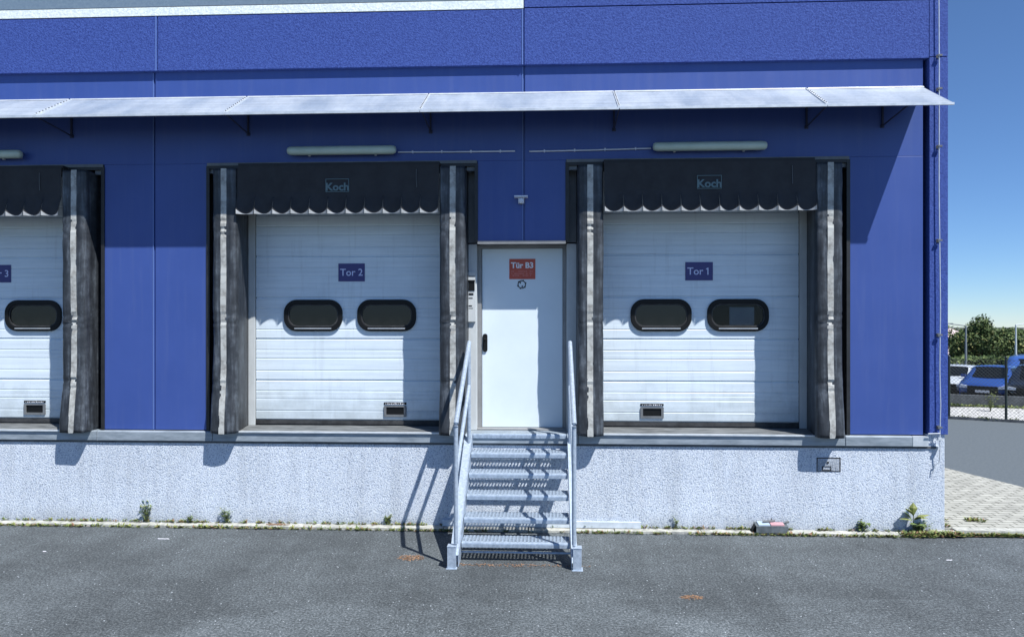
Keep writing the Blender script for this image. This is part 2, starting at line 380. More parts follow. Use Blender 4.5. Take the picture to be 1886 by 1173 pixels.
# plinth and flank walls
bm=nb(); box(bm,XL,xc,-.03,.42,-.3,1.005); wpart('plinth',bm,M['plinth'],bevel=.006)
bm=nb(); box(bm,4.40,xc,-.028,.42,1.007,1.148); wpart('plinth_cap',bm,M['plinth'])
bm=nb(); box(bm,4.38,4.60,.43,22,1.10,7.0); box(bm,XL,XL+.2,.43,22,-.3,7.0); box(bm,XL,4.6,22.01,22.2,-.3,7.0)
wpart('side_wall',bm,M['rblue'])
bm=nb(); box(bm,4.38,4.575,.43,22,-.3,1.098); wpart('side_plinth',bm,M['plinth'])
bm=nb(); box(bm,XL+.21,4.37,.37,22,6.7,6.9); wpart('roof',bm,M['clad'])
bm=nb(); box(bm,XL+.2,4.37,.72,.8,-.2,6.6); wpart('inner_wall',bm,M['black'])
# reveal soffit over personnel door and floor
bm=nb(); box(bm,C2+OH+.004,C1-OH-.004,.0,.34,3.395,3.408); box(bm,C2+OH+.004,C1-OH-.004,-.02,-.002,3.372,3.408)
wpart('lintel_flashing',bm,M['brown'])
# steel sill along the dock edge
joints=[XL,-8.4,-5.05,-1.2,-.86]
def sillseg(x0,x1,y0=-.06):
    bm=nb(); prism(bm,[(y0,1.012),(y0,1.118),(y0+.02,1.128),(.40,1.128),(.40,1.012)],'x',x0,x1)
    wpart('dock_sill',bm,M['sill'],bevel=.004)
for x0,x1 in ((XL,-9.0),(-8.995,-5.45),(-5.445,-4.02),(-4.015,-.965),(-.96,.375),(.38,3.46),(3.465,4.22)): sillseg(x0,x1)
bm=nb(); box(bm,4.222,4.398,-.058,.30,1.012,1.126); wpart('dock_sill',bm,M['alu'],'bright sill end piece near the corner')
bm=nb(); box(bm,XL,4.50,-.042,-.031,.985,1.010); wpart('drip_edge',bm,M['conc2'])
# lighter loading lips at the docks
for c in (C3,C2,C1):
    bm=nb(); prism(bm,[(-.044,1.1285),(-.044,1.1345),(.384,1.150),(.384,1.1285)],'x',c-1.28,c+1.28)
    wpart('loading_lip',bm,M['lip'])
    bm=nb(); prism(bm,[(-.080,1.119),(-.080,1.134),(-.045,1.1365),(-.045,1.119)],'x',c-1.27,c+1.27); wpart('lip_edge',bm,M['alu'])
# dock doors (Y=.40) -------------------------------------------------
DY=.40
def profile():
    # section heights .52 m with ribs in between
    pts=[]; z=1.215
    secs=[(1.215,1.715),(1.715,2.235),(2.235,2.755),(2.755,3.275),(3.275,3.795),(3.795,4.33)]
    for a,b in secs:
        n=4; h=(b-a)/n
        pts+= [(DY+.016,a),(DY+.016,a+.006),(DY+.0,a+.014)]
        for k in range(1,n):
            zz=a+k*h+(-.01 if k%2 else .012)
            pts+= [(DY,zz-.008),(DY+.0045,zz-.002),(DY+.0045,zz+.003),(DY,zz+.009)]
            if k==2: pts+= [(DY,zz+.05),(DY+.0025,zz+.054),(DY,zz+.058)]
        pts+= [(DY,b-.014),(DY+.012,b-.004)]
    return pts
def dock_door(c,which,panel_inside=False,hx=.39):
    bm=nb(); pr=profile(); x0,x1=c-1.203,c+1.203
    # rows of profile, windows cut in as real holes through the leaf
    wins=[(c+s*.467-.41,c+s*.467+.41) for s in (-1,1)]
    zr0,zr1=2.352,2.708
    pr2=[]
    for y,z in pr: pr2.append((y,z))
    xsx=[x0,wins[0][0]+.1,wins[0][1]-.1,wins[1][0]+.1,wins[1][1]-.1,x1]
    # insert cut levels
    def ins(z):
        for i in range(len(pr2)-1):
            if pr2[i][1]<z<pr2[i+1][1]:
                pr2.insert(i+1,(DY,z)); return
    ins(zr0+.05); ins(zr1-.05)
    gv=[[bm.verts.new((x,y,z)) for x in xsx] for y,z in pr2]
    for j in range(len(pr2)-1):
        zm=(pr2[j][1]+pr2[j+1][1])/2
        for i in range(len(xsx)-1):
            if i in (1,3) and zr0+.05<zm<zr1-.05: continue
            bm.faces.new((gv[j][i],gv[j][i+1],gv[j+1][i+1],gv[j+1][i]))
    o=wpart('dock_door',bm,M['door'],'white sectional dock door '+which)
    bm=nb(); box(bm,x0,x1,DY-.004,DY+.03,1.165,1.213); box(bm,x0+.01,x1-.01,DY+.004,DY+.03,1.132,1.163)
    obj('rubber_seal',bm,M['rubber'],o)
    for s in (-1,1):
        cx=c+s*.467; cz=2.53
        bm=nb()
        ring_prism(bm,rrect(cx-.372,cx+.372,cz-.199,cz+.199,.165,8),rrect(cx-.321,cx+.321,cz-.139,cz+.139,.115,8),DY-.030,DY+.03)
        fo=obj('window_frame',bm,M['black'],o,bevel=.007)
        bm=nb(); ring_prism(bm,rrect(cx-.320,cx+.320,cz-.138,cz+.138,.115,8),rrect(cx-.308,cx+.308,cz-.126,cz+.126,.105,8),DY-.020,DY+.02)
        obj('window_gasket',bm,M['rubber'],o)
        bm=nb(); prism(bm,rrect(cx-.307,cx+.307,cz-.1255,cz+.1255,.105,8),'y',DY-.006,DY-.002)
        obj('window_pane',bm,M['glass2'] if panel_inside and s==1 else M['glass'],o)
        bm=nb(); box(bm,cx-.235,cx+.235,DY-.034,DY-.0305,cz-.168,cz-.158); obj('window_lit_edge',bm,M['alu'],o)  # pale strip imitates sunlight along the lower frame edge
        bm=nb(); prism(bm,rrect(cx-.36,cx+.36,cz-.19,cz+.19,.16,8),'y',DY+.17,DY+.18)
        box(bm,cx-.37,cx-.35,DY+.031,DY+.17,cz-.19,cz+.19); box(bm,cx+.35,cx+.37,DY+.031,DY+.17,cz-.19,cz+.19)
        box(bm,cx-.37,cx+.37,DY+.031,DY+.17,cz+.19,cz+.2); box(bm,cx-.37,cx+.37,DY+.031,DY+.17,cz-.2,cz-.19)
        obj('window_backing',bm,M['black'],o)
        if panel_inside and s==1:
            bm=nb(); box(bm,cx-.09,cx+.21,DY+.035,DY+.045,cz-.12,cz+.10); obj('inside_sheet',bm,M['inside'],o)
    # recessed handle box with printed strip above
    hc=c+hx
    bm=nb(); ring_prism(bm,rrect(hc-.142,hc+.142,1.262,1.400,.008,2),rrect(hc-.112,hc+.112,1.288,1.382,.006,2),DY-.014,DY+.01,0)
    box(bm,hc-.125,hc+.125,DY-.002,DY+.0025,1.28,1.39,1)
    obj('handle_recess',bm,[M['dframe'],M['black']],o)
    bm=nb(); box(bm,hc-.142,hc+.142,DY-.006,DY+.001,1.413,1.440,0)
    for k in range(11):
        xx=hc-.12+k*.0225; box(bm,xx,xx+random.uniform(.006,.016),DY-.0075,DY-.0061,1.417,random.uniform(1.423,1.433),1)
    obj('printed_strip',bm,[M['black'],M['white']],o)
    return o
M['inside']=m_noise('pale_inside_sheet',(.5,.58,.7),(.75,.82,.9),4,.6)
dock_door(C3,'under the sign ending in 3, cut by the left edge',hx=.48)
dock_door(C2,'behind the Tor 2 sign',hx=.573)
dock_door(C1,'behind the Tor 1 sign',True,hx=-.576)
for c,lab in ((C3,None),(C2,None),(C1,None)):
    for s in (-1,1):
        bm=nb(); a,b=sorted((c+s*1.212,c+s*1.30)); box(bm,a,b,.385,.46,1.13,4.33); wpart('door_jamb',bm,M['frame'],bevel=.004)
        bm=nb(); a,b=sorted((c+s*1.2035,c+s*1.2115)); box(bm,a,b,.41,.45,1.13,4.33); wpart('jamb_seal',bm,M['black'])
        bm=nb(); a,b=sorted((c+s*1.301,c+s*1.64)); box(bm,a,b,.402,.46,1.13,4.33); wpart('recess_back',bm,M['dframe'])
    bm=nb(); box(bm,c-1.64,c+1.64,.37,.47,4.331,4.38); wpart('door_header',bm,M['dframe'])
# personnel door ------------------------------------------------------
bm=nb(); box(bm,-.792,.202,.335,.375,1.150,3.352); pd=wpart('personnel_door',bm,M['pdoor'],'white steel personnel door at the top of the steps',bevel=.003)
bm=nb(); box(bm,-.845,-.797,.30,.40,1.13,3.394); box(bm,.207,.247,.30,.40,1.13,3.394); box(bm,-.797,.207,.30,.40,3.357,3.394)
wpart('door_frame',bm,M['brown'],bevel=.004)
bm=nb(); box(bm,-.84,.245,.20,.37,1.130,1.146); wpart('door_threshold',bm,M['brown'])
bm=nb(); prism(bm,rrect(-.782,-.728,2.08,2.30,.025,4),'y',.318,.334)
tube(bm,[(-.755,.325,2.235),(-.755,.275,2.235)],.011); tube(bm,[(-.762,.275,2.235),(-.735,.275,2.235)],.011)
obj('door_handle',bm,M['black'],pd,bevel=.002)
# ring sticker
bm=nb(); cx,cz=P(961,524,.33).x,P(961,524,.33).z
def circ(r,n=20): return [(cx+r*math.cos(2*math.pi*k/n),cz+r*math.sin(2*math.pi*k/n)) for k in range(n)]
ring_prism(bm,circ(.052),circ(.041),.3315,.334)
for a in (20,70,140,200,250,320):
    x,z=cx+.052*math.cos(R(a)),cz+.052*math.sin(R(a)); box(bm,x-.007,x+.007,.3305,.334,z-.007,z+.007)
prism(bm,[(cx-.03,cz+.03),(cx-.005,cz+.035),(cx-.018,cz+.006)],'y',.332,.334); prism(bm,[(cx-.005,cz-.035),(cx+.02,cz-.03),(cx+.004,cz-.008)],'y',.332,.334)
obj('ring_sticker',bm,M['black'],pd)

# strips between the shelters and the personnel door
bm=nb(); box(bm,-.948,-.846,.19,.40,1.131,3.394); wpart('door_side_panel',bm,M['frame'],'pale panel left of the personnel door',bevel=.004)
bm=nb(); box(bm,.248,.365,.19,.40,1.131,3.394); wpart('door_side_panel',bm,M['frame'],'shaded panel right of the personnel door',bevel=.004)

# ---------------------------------------------------------------- dock shelters
CR=((3.52,.016),(3.62,.012),(3.46,.009),(2.44,.020),(2.53,.014),(2.36,.012),(1.72,.012),(1.64,.007),(2.95,.005))
def pad_mesh(s,top=4.27,bot=1.133,seed=0):
    # cross-section runs round the cushion; s = side (-1 left, +1 right)
    sec=[(1.215,-.135),(1.235,-.158),(1.30,-.165),(1.37,-.166),(1.44,-.165),(1.49,-.158),(1.512,-.135),(1.515,-.05),(1.515,.10),(1.515,.385),(1.40,.385),(1.296,.385),(1.27,.22),(1.245,.08),(1.222,-.04)]
    bm=nb(); nZ=96; rows=[]
    for j in range(nZ+1):
        z=bot+(top-bot)*j/nZ; row=[]
        for (x,y) in sec:
            front=max(0,min(1,(.2-y)/.3))
            nv=noise.noise(Vector((x*5+seed,y*5,z*1.6)))*.014+noise.noise(Vector((x*14+seed,y*12,z*5)))*.009
            cr=0
            for zc,a in CR:
                zz=z-zc-.09*noise.noise(Vector((x*6,zc*3+seed,0)))
                a=a*(.55+1.1*noise.noise(Vector((x*8+7,zc*5,seed))))
                cr-=a*math.exp(-(zz/.020)**2)
                cr+=a*.5*math.exp(-((zz-.045)/.03)**2)
            k=(nv+cr)*front
            lo=0
            if j==0: lo=.02*noise.noise(Vector((x*11,y*7+seed,1)))-.012*front
            cxm=1.37
            fl=.062*math.exp(-((z-bot)/.42)**2)*front
            row.append(bm.verts.new((s*(x+(x-cxm)*k*1.2),y-k*(1 if y<.1 else 0)-fl,z+lo)))
        rows.append(row)
    n=len(sec)
    for j in range(nZ):
        for i in range(n): bm.faces.new((rows[j][i],rows[j][(i+1)%n],rows[j+1][(i+1)%n],rows[j+1][i]))
    bm.faces.new(rows[0]); bm.faces.new(rows[-1][::-1])
    # stripe
    sb=nb(); wdt=.034; prev=None
    xi=1.37
    for j in range(nZ+1):
        z=bot+(top-bot)*j/nZ-(.012 if j==0 else 0)
        x=xi
        nv=noise.noise(Vector((x*5+seed,-.166*5,z*1.6)))*.014+noise.noise(Vector((x*14+seed,-.166*12,z*5)))*.009
        cr=0
        for zc,a in CR:
            zz=z-zc-.09*noise.noise(Vector((x*6,zc*3+seed,0)))
            a=a*(.55+1.1*noise.noise(Vector((x*8+7,zc*5,seed))))
            cr-=a*math.exp(-(zz/.020)**2); cr+=a*.5*math.exp(-((zz-.045)/.03)**2)
        y=-.166-(nv+cr)-.0035-.062*math.exp(-((z-bot)/.42)**2); ox=.006*noise.noise(Vector((seed,z*1.2,5)))
        cur=[sb.verts.new((s*(x-wdt+ox),y+.001,z)),sb.verts.new((s*(x+wdt+ox),y+.001,z)),sb.verts.new((s*(x+wdt+ox),y+.012,z)),sb.verts.new((s*(x-wdt+ox),y+.012,z))]
        if prev:
            for i in range(4): sb.faces.new((prev[i],prev[(i+1)%4],cur[(i+1)%4],cur[i]))
        prev=cur
    return bm,sb
def make_shelter(c,label):
    t=thing('dock_shelter',label,'dock shelter',(c,0,0),0,'black fabric dock shelters round the dock doors')
    for s in (-1,1):
        a,b=pad_mesh(s,seed=s*3.3+1)
        p=obj('side_cushion',a,M['fabric'],t,smooth=True,local=True)
        obj('guide_stripe',b,M['stripe'],p,local=True)
        bm=nb(); x0,x1=sorted((s*1.517,s*1.64)); box(bm,x0,x1,.19,.40,3.41,4.33); box(bm,x0,x1,.02,.06,4.25,4.33)
        if not ((s==1 and abs(c-C2)<.1) or (s==-1 and abs(c-C1)<.1)): box(bm,x0,x1,.19,.40,1.131,3.409)
        obj('shelter_post',bm,M['dframe'],t,local=True)
    for s in (-1,1):
        zl=3.412 if ((s==1 and abs(c-C2)<.1) or (s==-1 and abs(c-C1)<.1)) else 1.131
        bm=nb(); x0,x1=sorted((s*1.612,s*1.652)); box(bm,x0,x1,-.014,-.0008,zl,4.334); x0,x1=sorted((s*1.6415,s*1.6435)); box(bm,x0,x1,0.0,.40,zl,4.33)
        if zl<2: x0,x1=sorted((s*1.6405,s*1.6445))
        obj('side_liner',bm,M['dark'],t,local=True)
    bm=nb(); box(bm,-1.64,1.64,-.012,.36,4.30,4.362); box(bm,-1.64,1.64,-.018,-.0125,4.335,4.37,1)
    obj('top_frame',bm,[M['dark'],M['dframe']],t,local=True)
    # head curtain: eleven dished flaps, sunlight on each hem painted as a pale crescent
    nf=11; W=2*1.207; fw=W/nf; nx=12
    bm=nb()
    for i in range(nf):
        x0=-1.207+i*fw; tilt=random.uniform(-.006,.006); gr=[]; dp_=random.uniform(.034,.042)
        for jz in range(10):
            row=[]
            for q in range(nx+1):
                u=q/nx; sn=abs(math.sin(math.pi*u)); zm_=3.777-.050*sn**.8+tilt*(u-.5); zb=3.722+tilt*(u-.5)
                z=4.298+(zm_-4.298)*(jz/8)**.8 if jz<9 else min(zb,zm_-.001)
                k=max(0,min(1,(3.95-z)/.17)); x=x0+.004*k+(fw-.008*k)*u
                row.append(bm.verts.new((x,-.155-k*.052+k*dp_*sn**.8,z)))
            gr.append(row)
        gb=[[bm.verts.new((v.co.x,v.co.y+.004,v.co.z)) for v in r_] for r_ in gr]
        for j in range(9):
            for q in range(nx):
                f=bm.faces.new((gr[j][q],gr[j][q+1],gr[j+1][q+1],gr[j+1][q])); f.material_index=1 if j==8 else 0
                bm.faces.new((gb[j][q],gb[j+1][q],gb[j+1][q+1],gb[j][q+1]))
            for e in (0,nx): bm.faces.new((gr[j][e],gr[j+1][e],gb[j+1][e],gb[j][e]))
        for q in range(nx): bm.faces.new((gr[-1][q],gr[-1][q+1],gb[-1][q+1],gb[-1][q])); bm.faces.new((gr[0][q],gb[0][q],gb[0][q+1],gr[0][q+1]))
    cu=obj('head_curtain',bm,[M['curtain'],M['sunlit_hem']],t,local=True)
    # wordmark printed on the curtain, in its outlined box
    bm=nb(); text_bm(bm,'Koch',.125,.0,4.035,-.164,bold=.004,sx=1.05)
    zt=4.135; ring_prism(bm,[(-.14,zt),(.14,zt),(.14,3.98),(-.14,3.98)],[(-.134,zt-.006),(.134,zt-.006),(.134,3.986),(-.134,3.986)],-.164,-.158)
    obj('wordmark',bm,M['teal'],cu,local=True)
    bm=nb(); box(bm,-1.207,1.207,-.130,.37,4.2995,4.334) ; obj('top_cover',bm,M['curtain'],t,local=True)
    bm=nb(); tube(bm,[(.94,-.160,4.24),(.94,-.162,4.14),(.945,-.161,4.03)],.004,6); 
    obj('pull_cord',bm,M['dframe'],t,local=True)
    return t
make_shelter(C2,'black fabric dock shelter around the Tor 2 door, left of the steps')
make_shelter(C1,'black fabric dock shelter around the Tor 1 door, right of the steps')
make_shelter(C3,'black fabric dock shelter cut by the left edge, only one cushion fully seen')

# ---------------------------------------------------------------- gate signs
def sign(cx,cz,w_,h_,y,txt,size,label,name='gate_sign',mats=None):
    t=thing(name,label,'sign',(cx,y,cz),0,'blue gate number signs')
    bm=nb(); box(bm,-w_/2,w_/2,-.006,.0,-h_/2,h_/2); obj('sign_plate',bm,M['navy'],t,local=True,bevel=.0015)
    bm=nb(); text_bm(bm,txt.replace(' 1',''),size,0 if ' 1' not in txt else -.048,-.003,-.008,bold=.0008)
    if ' 1' in txt: prism(bm,[(.100,-.043),(.113,-.043),(.113,.043),(.104,.043),(.082,.028),(.085,.019),(.100,.027)],'y',-.0095,-.0065)
    obj('lettering',bm,M['letter'],t,local=True)
    return t
sign(C3-.005,3.07,.335,.225,DY-.001,'Tor 3','.125' and .125,'navy sign whose visible end reads 3, on the leftmost dock door')
sign(C2+.02,3.07,.335,.225,DY-.001,'Tor 2',.125,'navy sign reading Tor 2 on the middle dock door')
sign(C1-.002,3.07,.335,.225,DY-.001,'Tor 1',.125,'navy sign reading Tor 1 on the right dock door')
a=P(938,477,.33); b=P(986,514,.33)
t=thing('door_sign','red sign reading Tür B3 with small pink lines, on the personnel door','sign',((a.x+b.x)/2,.334,(a.z+b.z)/2))
W2,H2=(b.x-a.x)/2,(a.z-b.z)/2
bm=nb(); box(bm,-W2,W2,-.005,0,-H2,H2); obj('sign_plate',bm,M['red'],t,local=True,bevel=.001)
bm=nb(); text_bm(bm,'Tür B3',.098,0,.042,-.007,bold=.003); obj('lettering',bm,M['white'],t,local=True)
bm=nb()
for r_,z in enumerate((-.035,-.062,-.086)):
    x=-W2+.025
    while x<W2-.03:
        l=random.uniform(.008,.02)
        if random.random()<.8: box(bm,x,x+l,-.0065,-.0052,z,z+.011)
        x+=l+.006
obj('small_print',bm,M['pink'],t,local=True)

# ---------------------------------------------------------------- canopy
cp=thing('canopy','long pale sloping sheet canopy on brackets over the loading docks','canopy',(0,0,4.785))
YB,ZB,YF,ZFr=-.002,5.165,-.63,4.795
cj=[-12.43,-10.22,-8.02,-5.815,-3.61,-1.40,.80,3.034,4.37]
for x0,x1 in zip(cj,cj[1:]):
    bm=nb(); nx=16; th=.012
    top=[];bot=[]
    for j in range(7):
        v=j/6; y=YB+(YF-YB)*v; z=ZB+(ZFr-ZB)*v
        rt=[];rb=[]
        for i in range(nx+1):
            x=x0+.012+(x1-x0-.024)*i/nx
            dz=.005*noise.noise(Vector((x*1.2,v*2,3)))
            rt.append(bm.verts.new((x,y,z+dz))); rb.append(bm.verts.new((x,y,z+dz-th)))
        top.append(rt);bot.append(rb)
    for j in range(6):
        for i in range(nx):
            bm.faces.new((top[j][i],top[j][i+1],top[j+1][i+1],top[j+1][i])); bm.faces.new((bot[j][i],bot[j+1][i],bot[j+1][i+1],bot[j][i+1])).material_index=1
    for i in range(nx): bm.faces.new((top[6][i],top[6][i+1],bot[6][i+1],bot[6][i])); bm.faces.new((top[0][i],bot[0][i],bot[0][i+1],top[0][i+1]))
    for j in range(6):
        for e in (0,nx): bm.faces.new((top[j][e],top[j+1][e],bot[j+1][e],bot[j][e]))
    obj('roof_sheet',bm,[M['canopy'],M['dark']],cp,smooth=False)  # underside coloured dark to deepen the shade on the wall below
for x in cj[3:-1]:
    bm=nb(); prism(bm,[(YB,ZB+.012),(YF,ZFr+.012),(YF,ZFr-.01),(YB,ZB-.01)],'x',x-.014,x+.014)
    for k in range(12):
        v=(k+.5)/12; y=YB+(YF-YB)*v; z=ZB+(ZFr-ZB)*v; box(bm,x-.006,x+.006,y-.006,y+.006,z+.01,z+.018,1)
    obj('joint_cover',bm,[M['alu'],M['black']],cp)
bm=nb(); prism(bm,[(-.022,5.158),(-.001,5.178),(-.001,5.158)],'x',cj[0],4.37); obj('wall_flashing',bm,M['alu'],cp)
x0=cj[0]
for x0,x1 in zip(cj,cj[1:]):
    bm=nb(); prism(bm,[(-.625,4.782),(-.648,4.792),(-.648,4.766),(-.625,4.766)],'x',x0+.004,x1-.004)
    box(bm,x0+.03,x1-.03,-.6315,-.6305+.0,4.793,4.80) if False else None
    obj('front_gutter',bm,M['alu'],cp)
for x in (-8.0,-5.80,-3.60,-1.38,.80,3.034,3.90):
    bm=nb(); box(bm,x-.009,x+.009,-.026,-.001,4.70,5.14); tube(bm,[(x,-.02,4.72),(x,-.60,4.775)],.009,8); tube(bm,[(x,-.03,5.12),(x,-.60,4.785)],.010,8)
    box(bm,x-.022,x+.022,-.010,-.0012,4.695,4.735)
    obj('bracket',bm,M['brk'],cp)

# ---------------------------------------------------------------- lamps, conduit, sensor
def lamp(cx,label):
    t=thing('tube_lamp',label,'lamp',(cx,0,4.487),0,'tube lamps above the dock doors')
    bm=nb(); box(bm,-.60,.60,-.05,-.001,-.035,.04); obj('lamp_housing',bm,M['frame'],t,local=True,bevel=.006)
    bm=nb(); rr=[]
    for x,r in ((-.655,.02),(-.65,.036),(-.63,.048),(-.6,.052),(.6,.052),(.63,.048),(.65,.036),(.655,.02)):
        rr.append((x,r))
    tube(bm,[(x,-.09,0) for x,r in rr],[r for x,r in rr],14)
    obj('lamp_cover',bm,M['lampc'],t,smooth=True,local=True)
    for s in (-.4,.4):
        bm=nb(); box(bm,s-.012,s+.012,-.145,-.04,-.05,-.043) if False else box(bm,s-.012,s+.012,-.06,-.03,-.058,-.036); obj('lamp_clip',bm,M['alu'],t,local=True)
    return t
lamp(-2.435,'unlit milky tube lamp above the middle dock'); lamp(1.90,'unlit milky tube lamp above the right dock, nearest the building corner'); lamp(-7.03,'unlit tube lamp cut by the left edge of the photo')
def conduit(x0,x1,z0,z1,label):
    bm=nb(); tube(bm,[(x0,-.02,z0),(x0+.5*(x1-x0),-.022,(z0+z1)/2-.004),(x1,-.02,z1)],.0085,8)
    for k in range(4):
        x=x0+(x1-x0)*(k+.5)/4; z=z0+(z1-z0)*(k+.5)/4; box(bm,x-.008,x+.008,-.032,-.001,z-.014,z+.014)
    tag(obj('cable_conduit',bm,M['wh2']),label,'conduit','conduits between the lamps')
M['wh2']=mat('white_plastic',(.62,.66,.76),.4)
conduit(-1.77,-.37,4.475,4.472,'thin pale conduit running right from the Tor 2 lamp')
conduit(-.20,1.23,4.466,4.486,'thin pale conduit running left from the Tor 1 lamp')
t=thing('motion_sensor','small white motion sensor under a flat plate above the personnel door','sensor',(P(960,370,-.03).x,0,3.88))
bm=nb(); box(bm,-.08,.08,-.10,-.001,.035,.052); obj('cover_plate',bm,M['wh2'],t,local=True,bevel=.003)
bm=nb(); box(bm,-.035,.035,-.05,-.001,-.03,.035); tube(bm,[(0,-.05,0),(0,-.075,-.012),(0,-.085,-.015)],[.035,.032,.012],14); obj('sensor_head',bm,M['wh2'],t,local=True,bevel=.003)
bm=nb(); tube(bm,[(0,-.052,-.032),(0,-.052,-.045)],[.022,.012],12); obj('sensor_lens',bm,M['dframe'],t,local=True)

# control unit beside the door
t=thing('door_control_unit','narrow pale control unit with black screen and labels beside the personnel door','control unit',(-.90,.19,2.75))
bm=nb(); box(bm,-.045,.040,-.035,-.001,-.30,.30); obj('unit_housing',bm,M['frame'],t,local=True,bevel=.004)
bm=nb(); box(bm,-.04,.032,-.042,-.0355,.075,.186); box(bm,-.044,.036,-.05,-.0355,.185,.205); obj('screen',bm,M['black'],t,local=True)
for z,x1,h in ((.02,.018,.028),(-.02,.008,.012),(.245,.035,.008),(-.115,.0,.014),(-.14,.012,.006)):
    bm=nb(); box(bm,-.04,x1,-.0375,-.0355,z,z+h); obj('printed_label',bm,M['dark'],t,local=True)
# small plate right of door
bm=nb(); box(bm,.335,.362,.184,.189,2.52,2.57); box(bm,.30,.325,.186,.189,2.535,2.55)
tag(obj('door_contact',bm,M['frame']),'small grey contact plate right of the personnel door','contact plate')

# ---------------------------------------------------------------- lightning conductor
lc=thing('lightning_conductor','thin metal lightning conductor rod clipped down the blue corner column','conductor',(4.515,-.08,1.15))
bm=nb(); xr=P(1730,400,-.08).x
tube(bm,[(xr-.012,-.085,7.0),(xr-.004,-.085,5.4),(xr-.006,-.085,4.0),(xr+.008,-.088,2.6),(xr+.002,-.085,1.9),(xr+.010,-.088,1.5),(xr+.004,-.085,1.165),(xr+.004,-.085,.98),(xr+.004,-.075,.84),(xr-.04,-.06,.80),(xr-.06,-.05,.70)],.0062,8)
obj('rod',bm,M['alu'],lc)
for py in (103,164,270,443,617,787):
    z=P(1730,py,-.08).z
    bm=nb(); tube(bm,[(xr,-.05,z),(xr,-.094,z)],.006,8); box(bm,xr-.022,xr+.026,-.100,-.078,z-.008,z+.012); box(bm,xr-.018,xr+.018,-.058,-.0505,z-.02,z+.02)
    obj('rod_clip',bm,M['dframe'],lc)
bm=nb(); tube(bm,[(4.375,-.09,1.163),(xr+.004,-.09,1.168)],.007,8); box(bm,xr-.02,xr+.02,-.10,-.06,1.09,1.12); box(bm,xr-.02,xr+.016,-.09,-.031,.985,1.015)
obj('branch_rod',bm,M['alu'],lc)

# ---------------------------------------------------------------- access hatch in plinth
a=P(1504,842,-.03); b=P(1548,868,-.03)
t=thing('access_hatch','small roughcast hatch with dark outline and keyhole in the plinth, below the right shelter','hatch',((a.x+b.x)/2,-.031,(a.z+b.z)/2))
hw,hh=(b.x-a.x)/2,(a.z-b.z)/2
bm=nb(); ring_prism(bm,[(-hw,hh),(hw,hh),(hw,-hh),(-hw,-hh)],[(-hw+.01,hh-.012),(hw-.012,hh-.012),(hw-.012,-hh+.007),(-hw+.007,-hh+.007)],-.004,.0); obj('hatch_frame',bm,M['dark'],t,local=True)
bm=nb(); box(bm,-hw+.011,hw-.013,-.002,.0,-hh+.008,hh-.013); obj('hatch_lid',bm,M['plinth'],t,local=True)
bm=nb(); tube(bm,[(-.01,-.0025,.022),(-.01,-.008,.022)],.013,10)
obj('hatch_lock',bm,M['dark'],t,local=True)
bm=nb()
ring_prism(bm,[(-.075,-.02),(.03,-.02),(.03,-hh+.004),(-.075,-hh+.004)],[(-.065,-.028),(.02,-.028),(.02,-hh+.02),(-.065,-hh+.02)],-.005,-.0021)
obj('hatch_handle',bm,M['dark'],t,local=True)

# ---------------------------------------------------------------- steel steps
st=thing('steel_steps','galvanised steel steps with handrails leading up to the personnel door','steps',(-.31,-.75,0))
XA,XB=-.868,.246
RUN,RISE=.24,.185
def tread_bm(w_,dp):
    bm=nb(); nx=int(w_/.037); ny=6; cw=w_/nx; y0=-dp/2+.035; ch=(dp-.045)/ny
    def V(x,y,z): return bm.verts.new((x,y,z))
    for i in range(nx):
        for j in range(ny):
            x=-w_/2+i*cw; y=y0+j*ch; cx_,cy_=x+cw/2,y+ch/2; r=.0112
            sq=[(x,y),(x+cw/2,y),(x+cw,y),(x+cw,y+ch/2),(x+cw,y+ch),(x+cw/2,y+ch),(x,y+ch),(x,y+ch/2)]
            an=[225,270,315,0,45,90,135,180]
            o_=[V(a,b,0) for a,b in sq]; h_=[V(cx_+r*math.cos(R(k)),cy_+r*math.sin(R(k)),.0035) for k in an]
            for k in range(8): bm.faces.new((o_[k],o_[(k+1)%8],h_[(k+1)%8],h_[k]))
    bmesh.ops.remove_doubles(bm,verts=bm.verts,dist=.0004)
    # nosing: folded rounded lip; rear upstand
    prism(bm,[(-dp/2+.036,.0),(-dp/2+.012,.0),(-dp/2+.003,-.006),(-dp/2,-.018),(-dp/2,-.050),(-dp/2+.006,-.056),(-dp/2+.016,-.056),(-dp/2+.016,-.053),(-dp/2+.007,-.051),(-dp/2+.004,-.047),(-dp/2+.004,-.018),(-dp/2+.012,-.004),(-dp/2+.036,-.004)],'x',-w_/2,w_/2)
    prism(bm,[(dp/2-.0105,.0),(dp/2-.0075,.0),(dp/2-.0075,-.05),(dp/2-.0105,-.05)],'x',-w_/2,w_/2)
    for s in (-1,1): box(bm,s*w_/2-(.003 if s>0 else 0),s*w_/2+(.003 if s<0 else 0),-dp/2+.03,dp/2-.012,-.05,-.001)
    return bm
dp=.265; w_=XB-XA-.012
first=obj('tread',tread_bm(w_,dp),M['galv2'],st,local=True)
for k in range(6):
    o=first if k==0 else first.copy()
    if k: C.objects.link(o); o.parent=st
    o.location=((XA+XB)/2+.31,(-.075-k*RUN+dp/2)+.75,1.125-k*RISE)
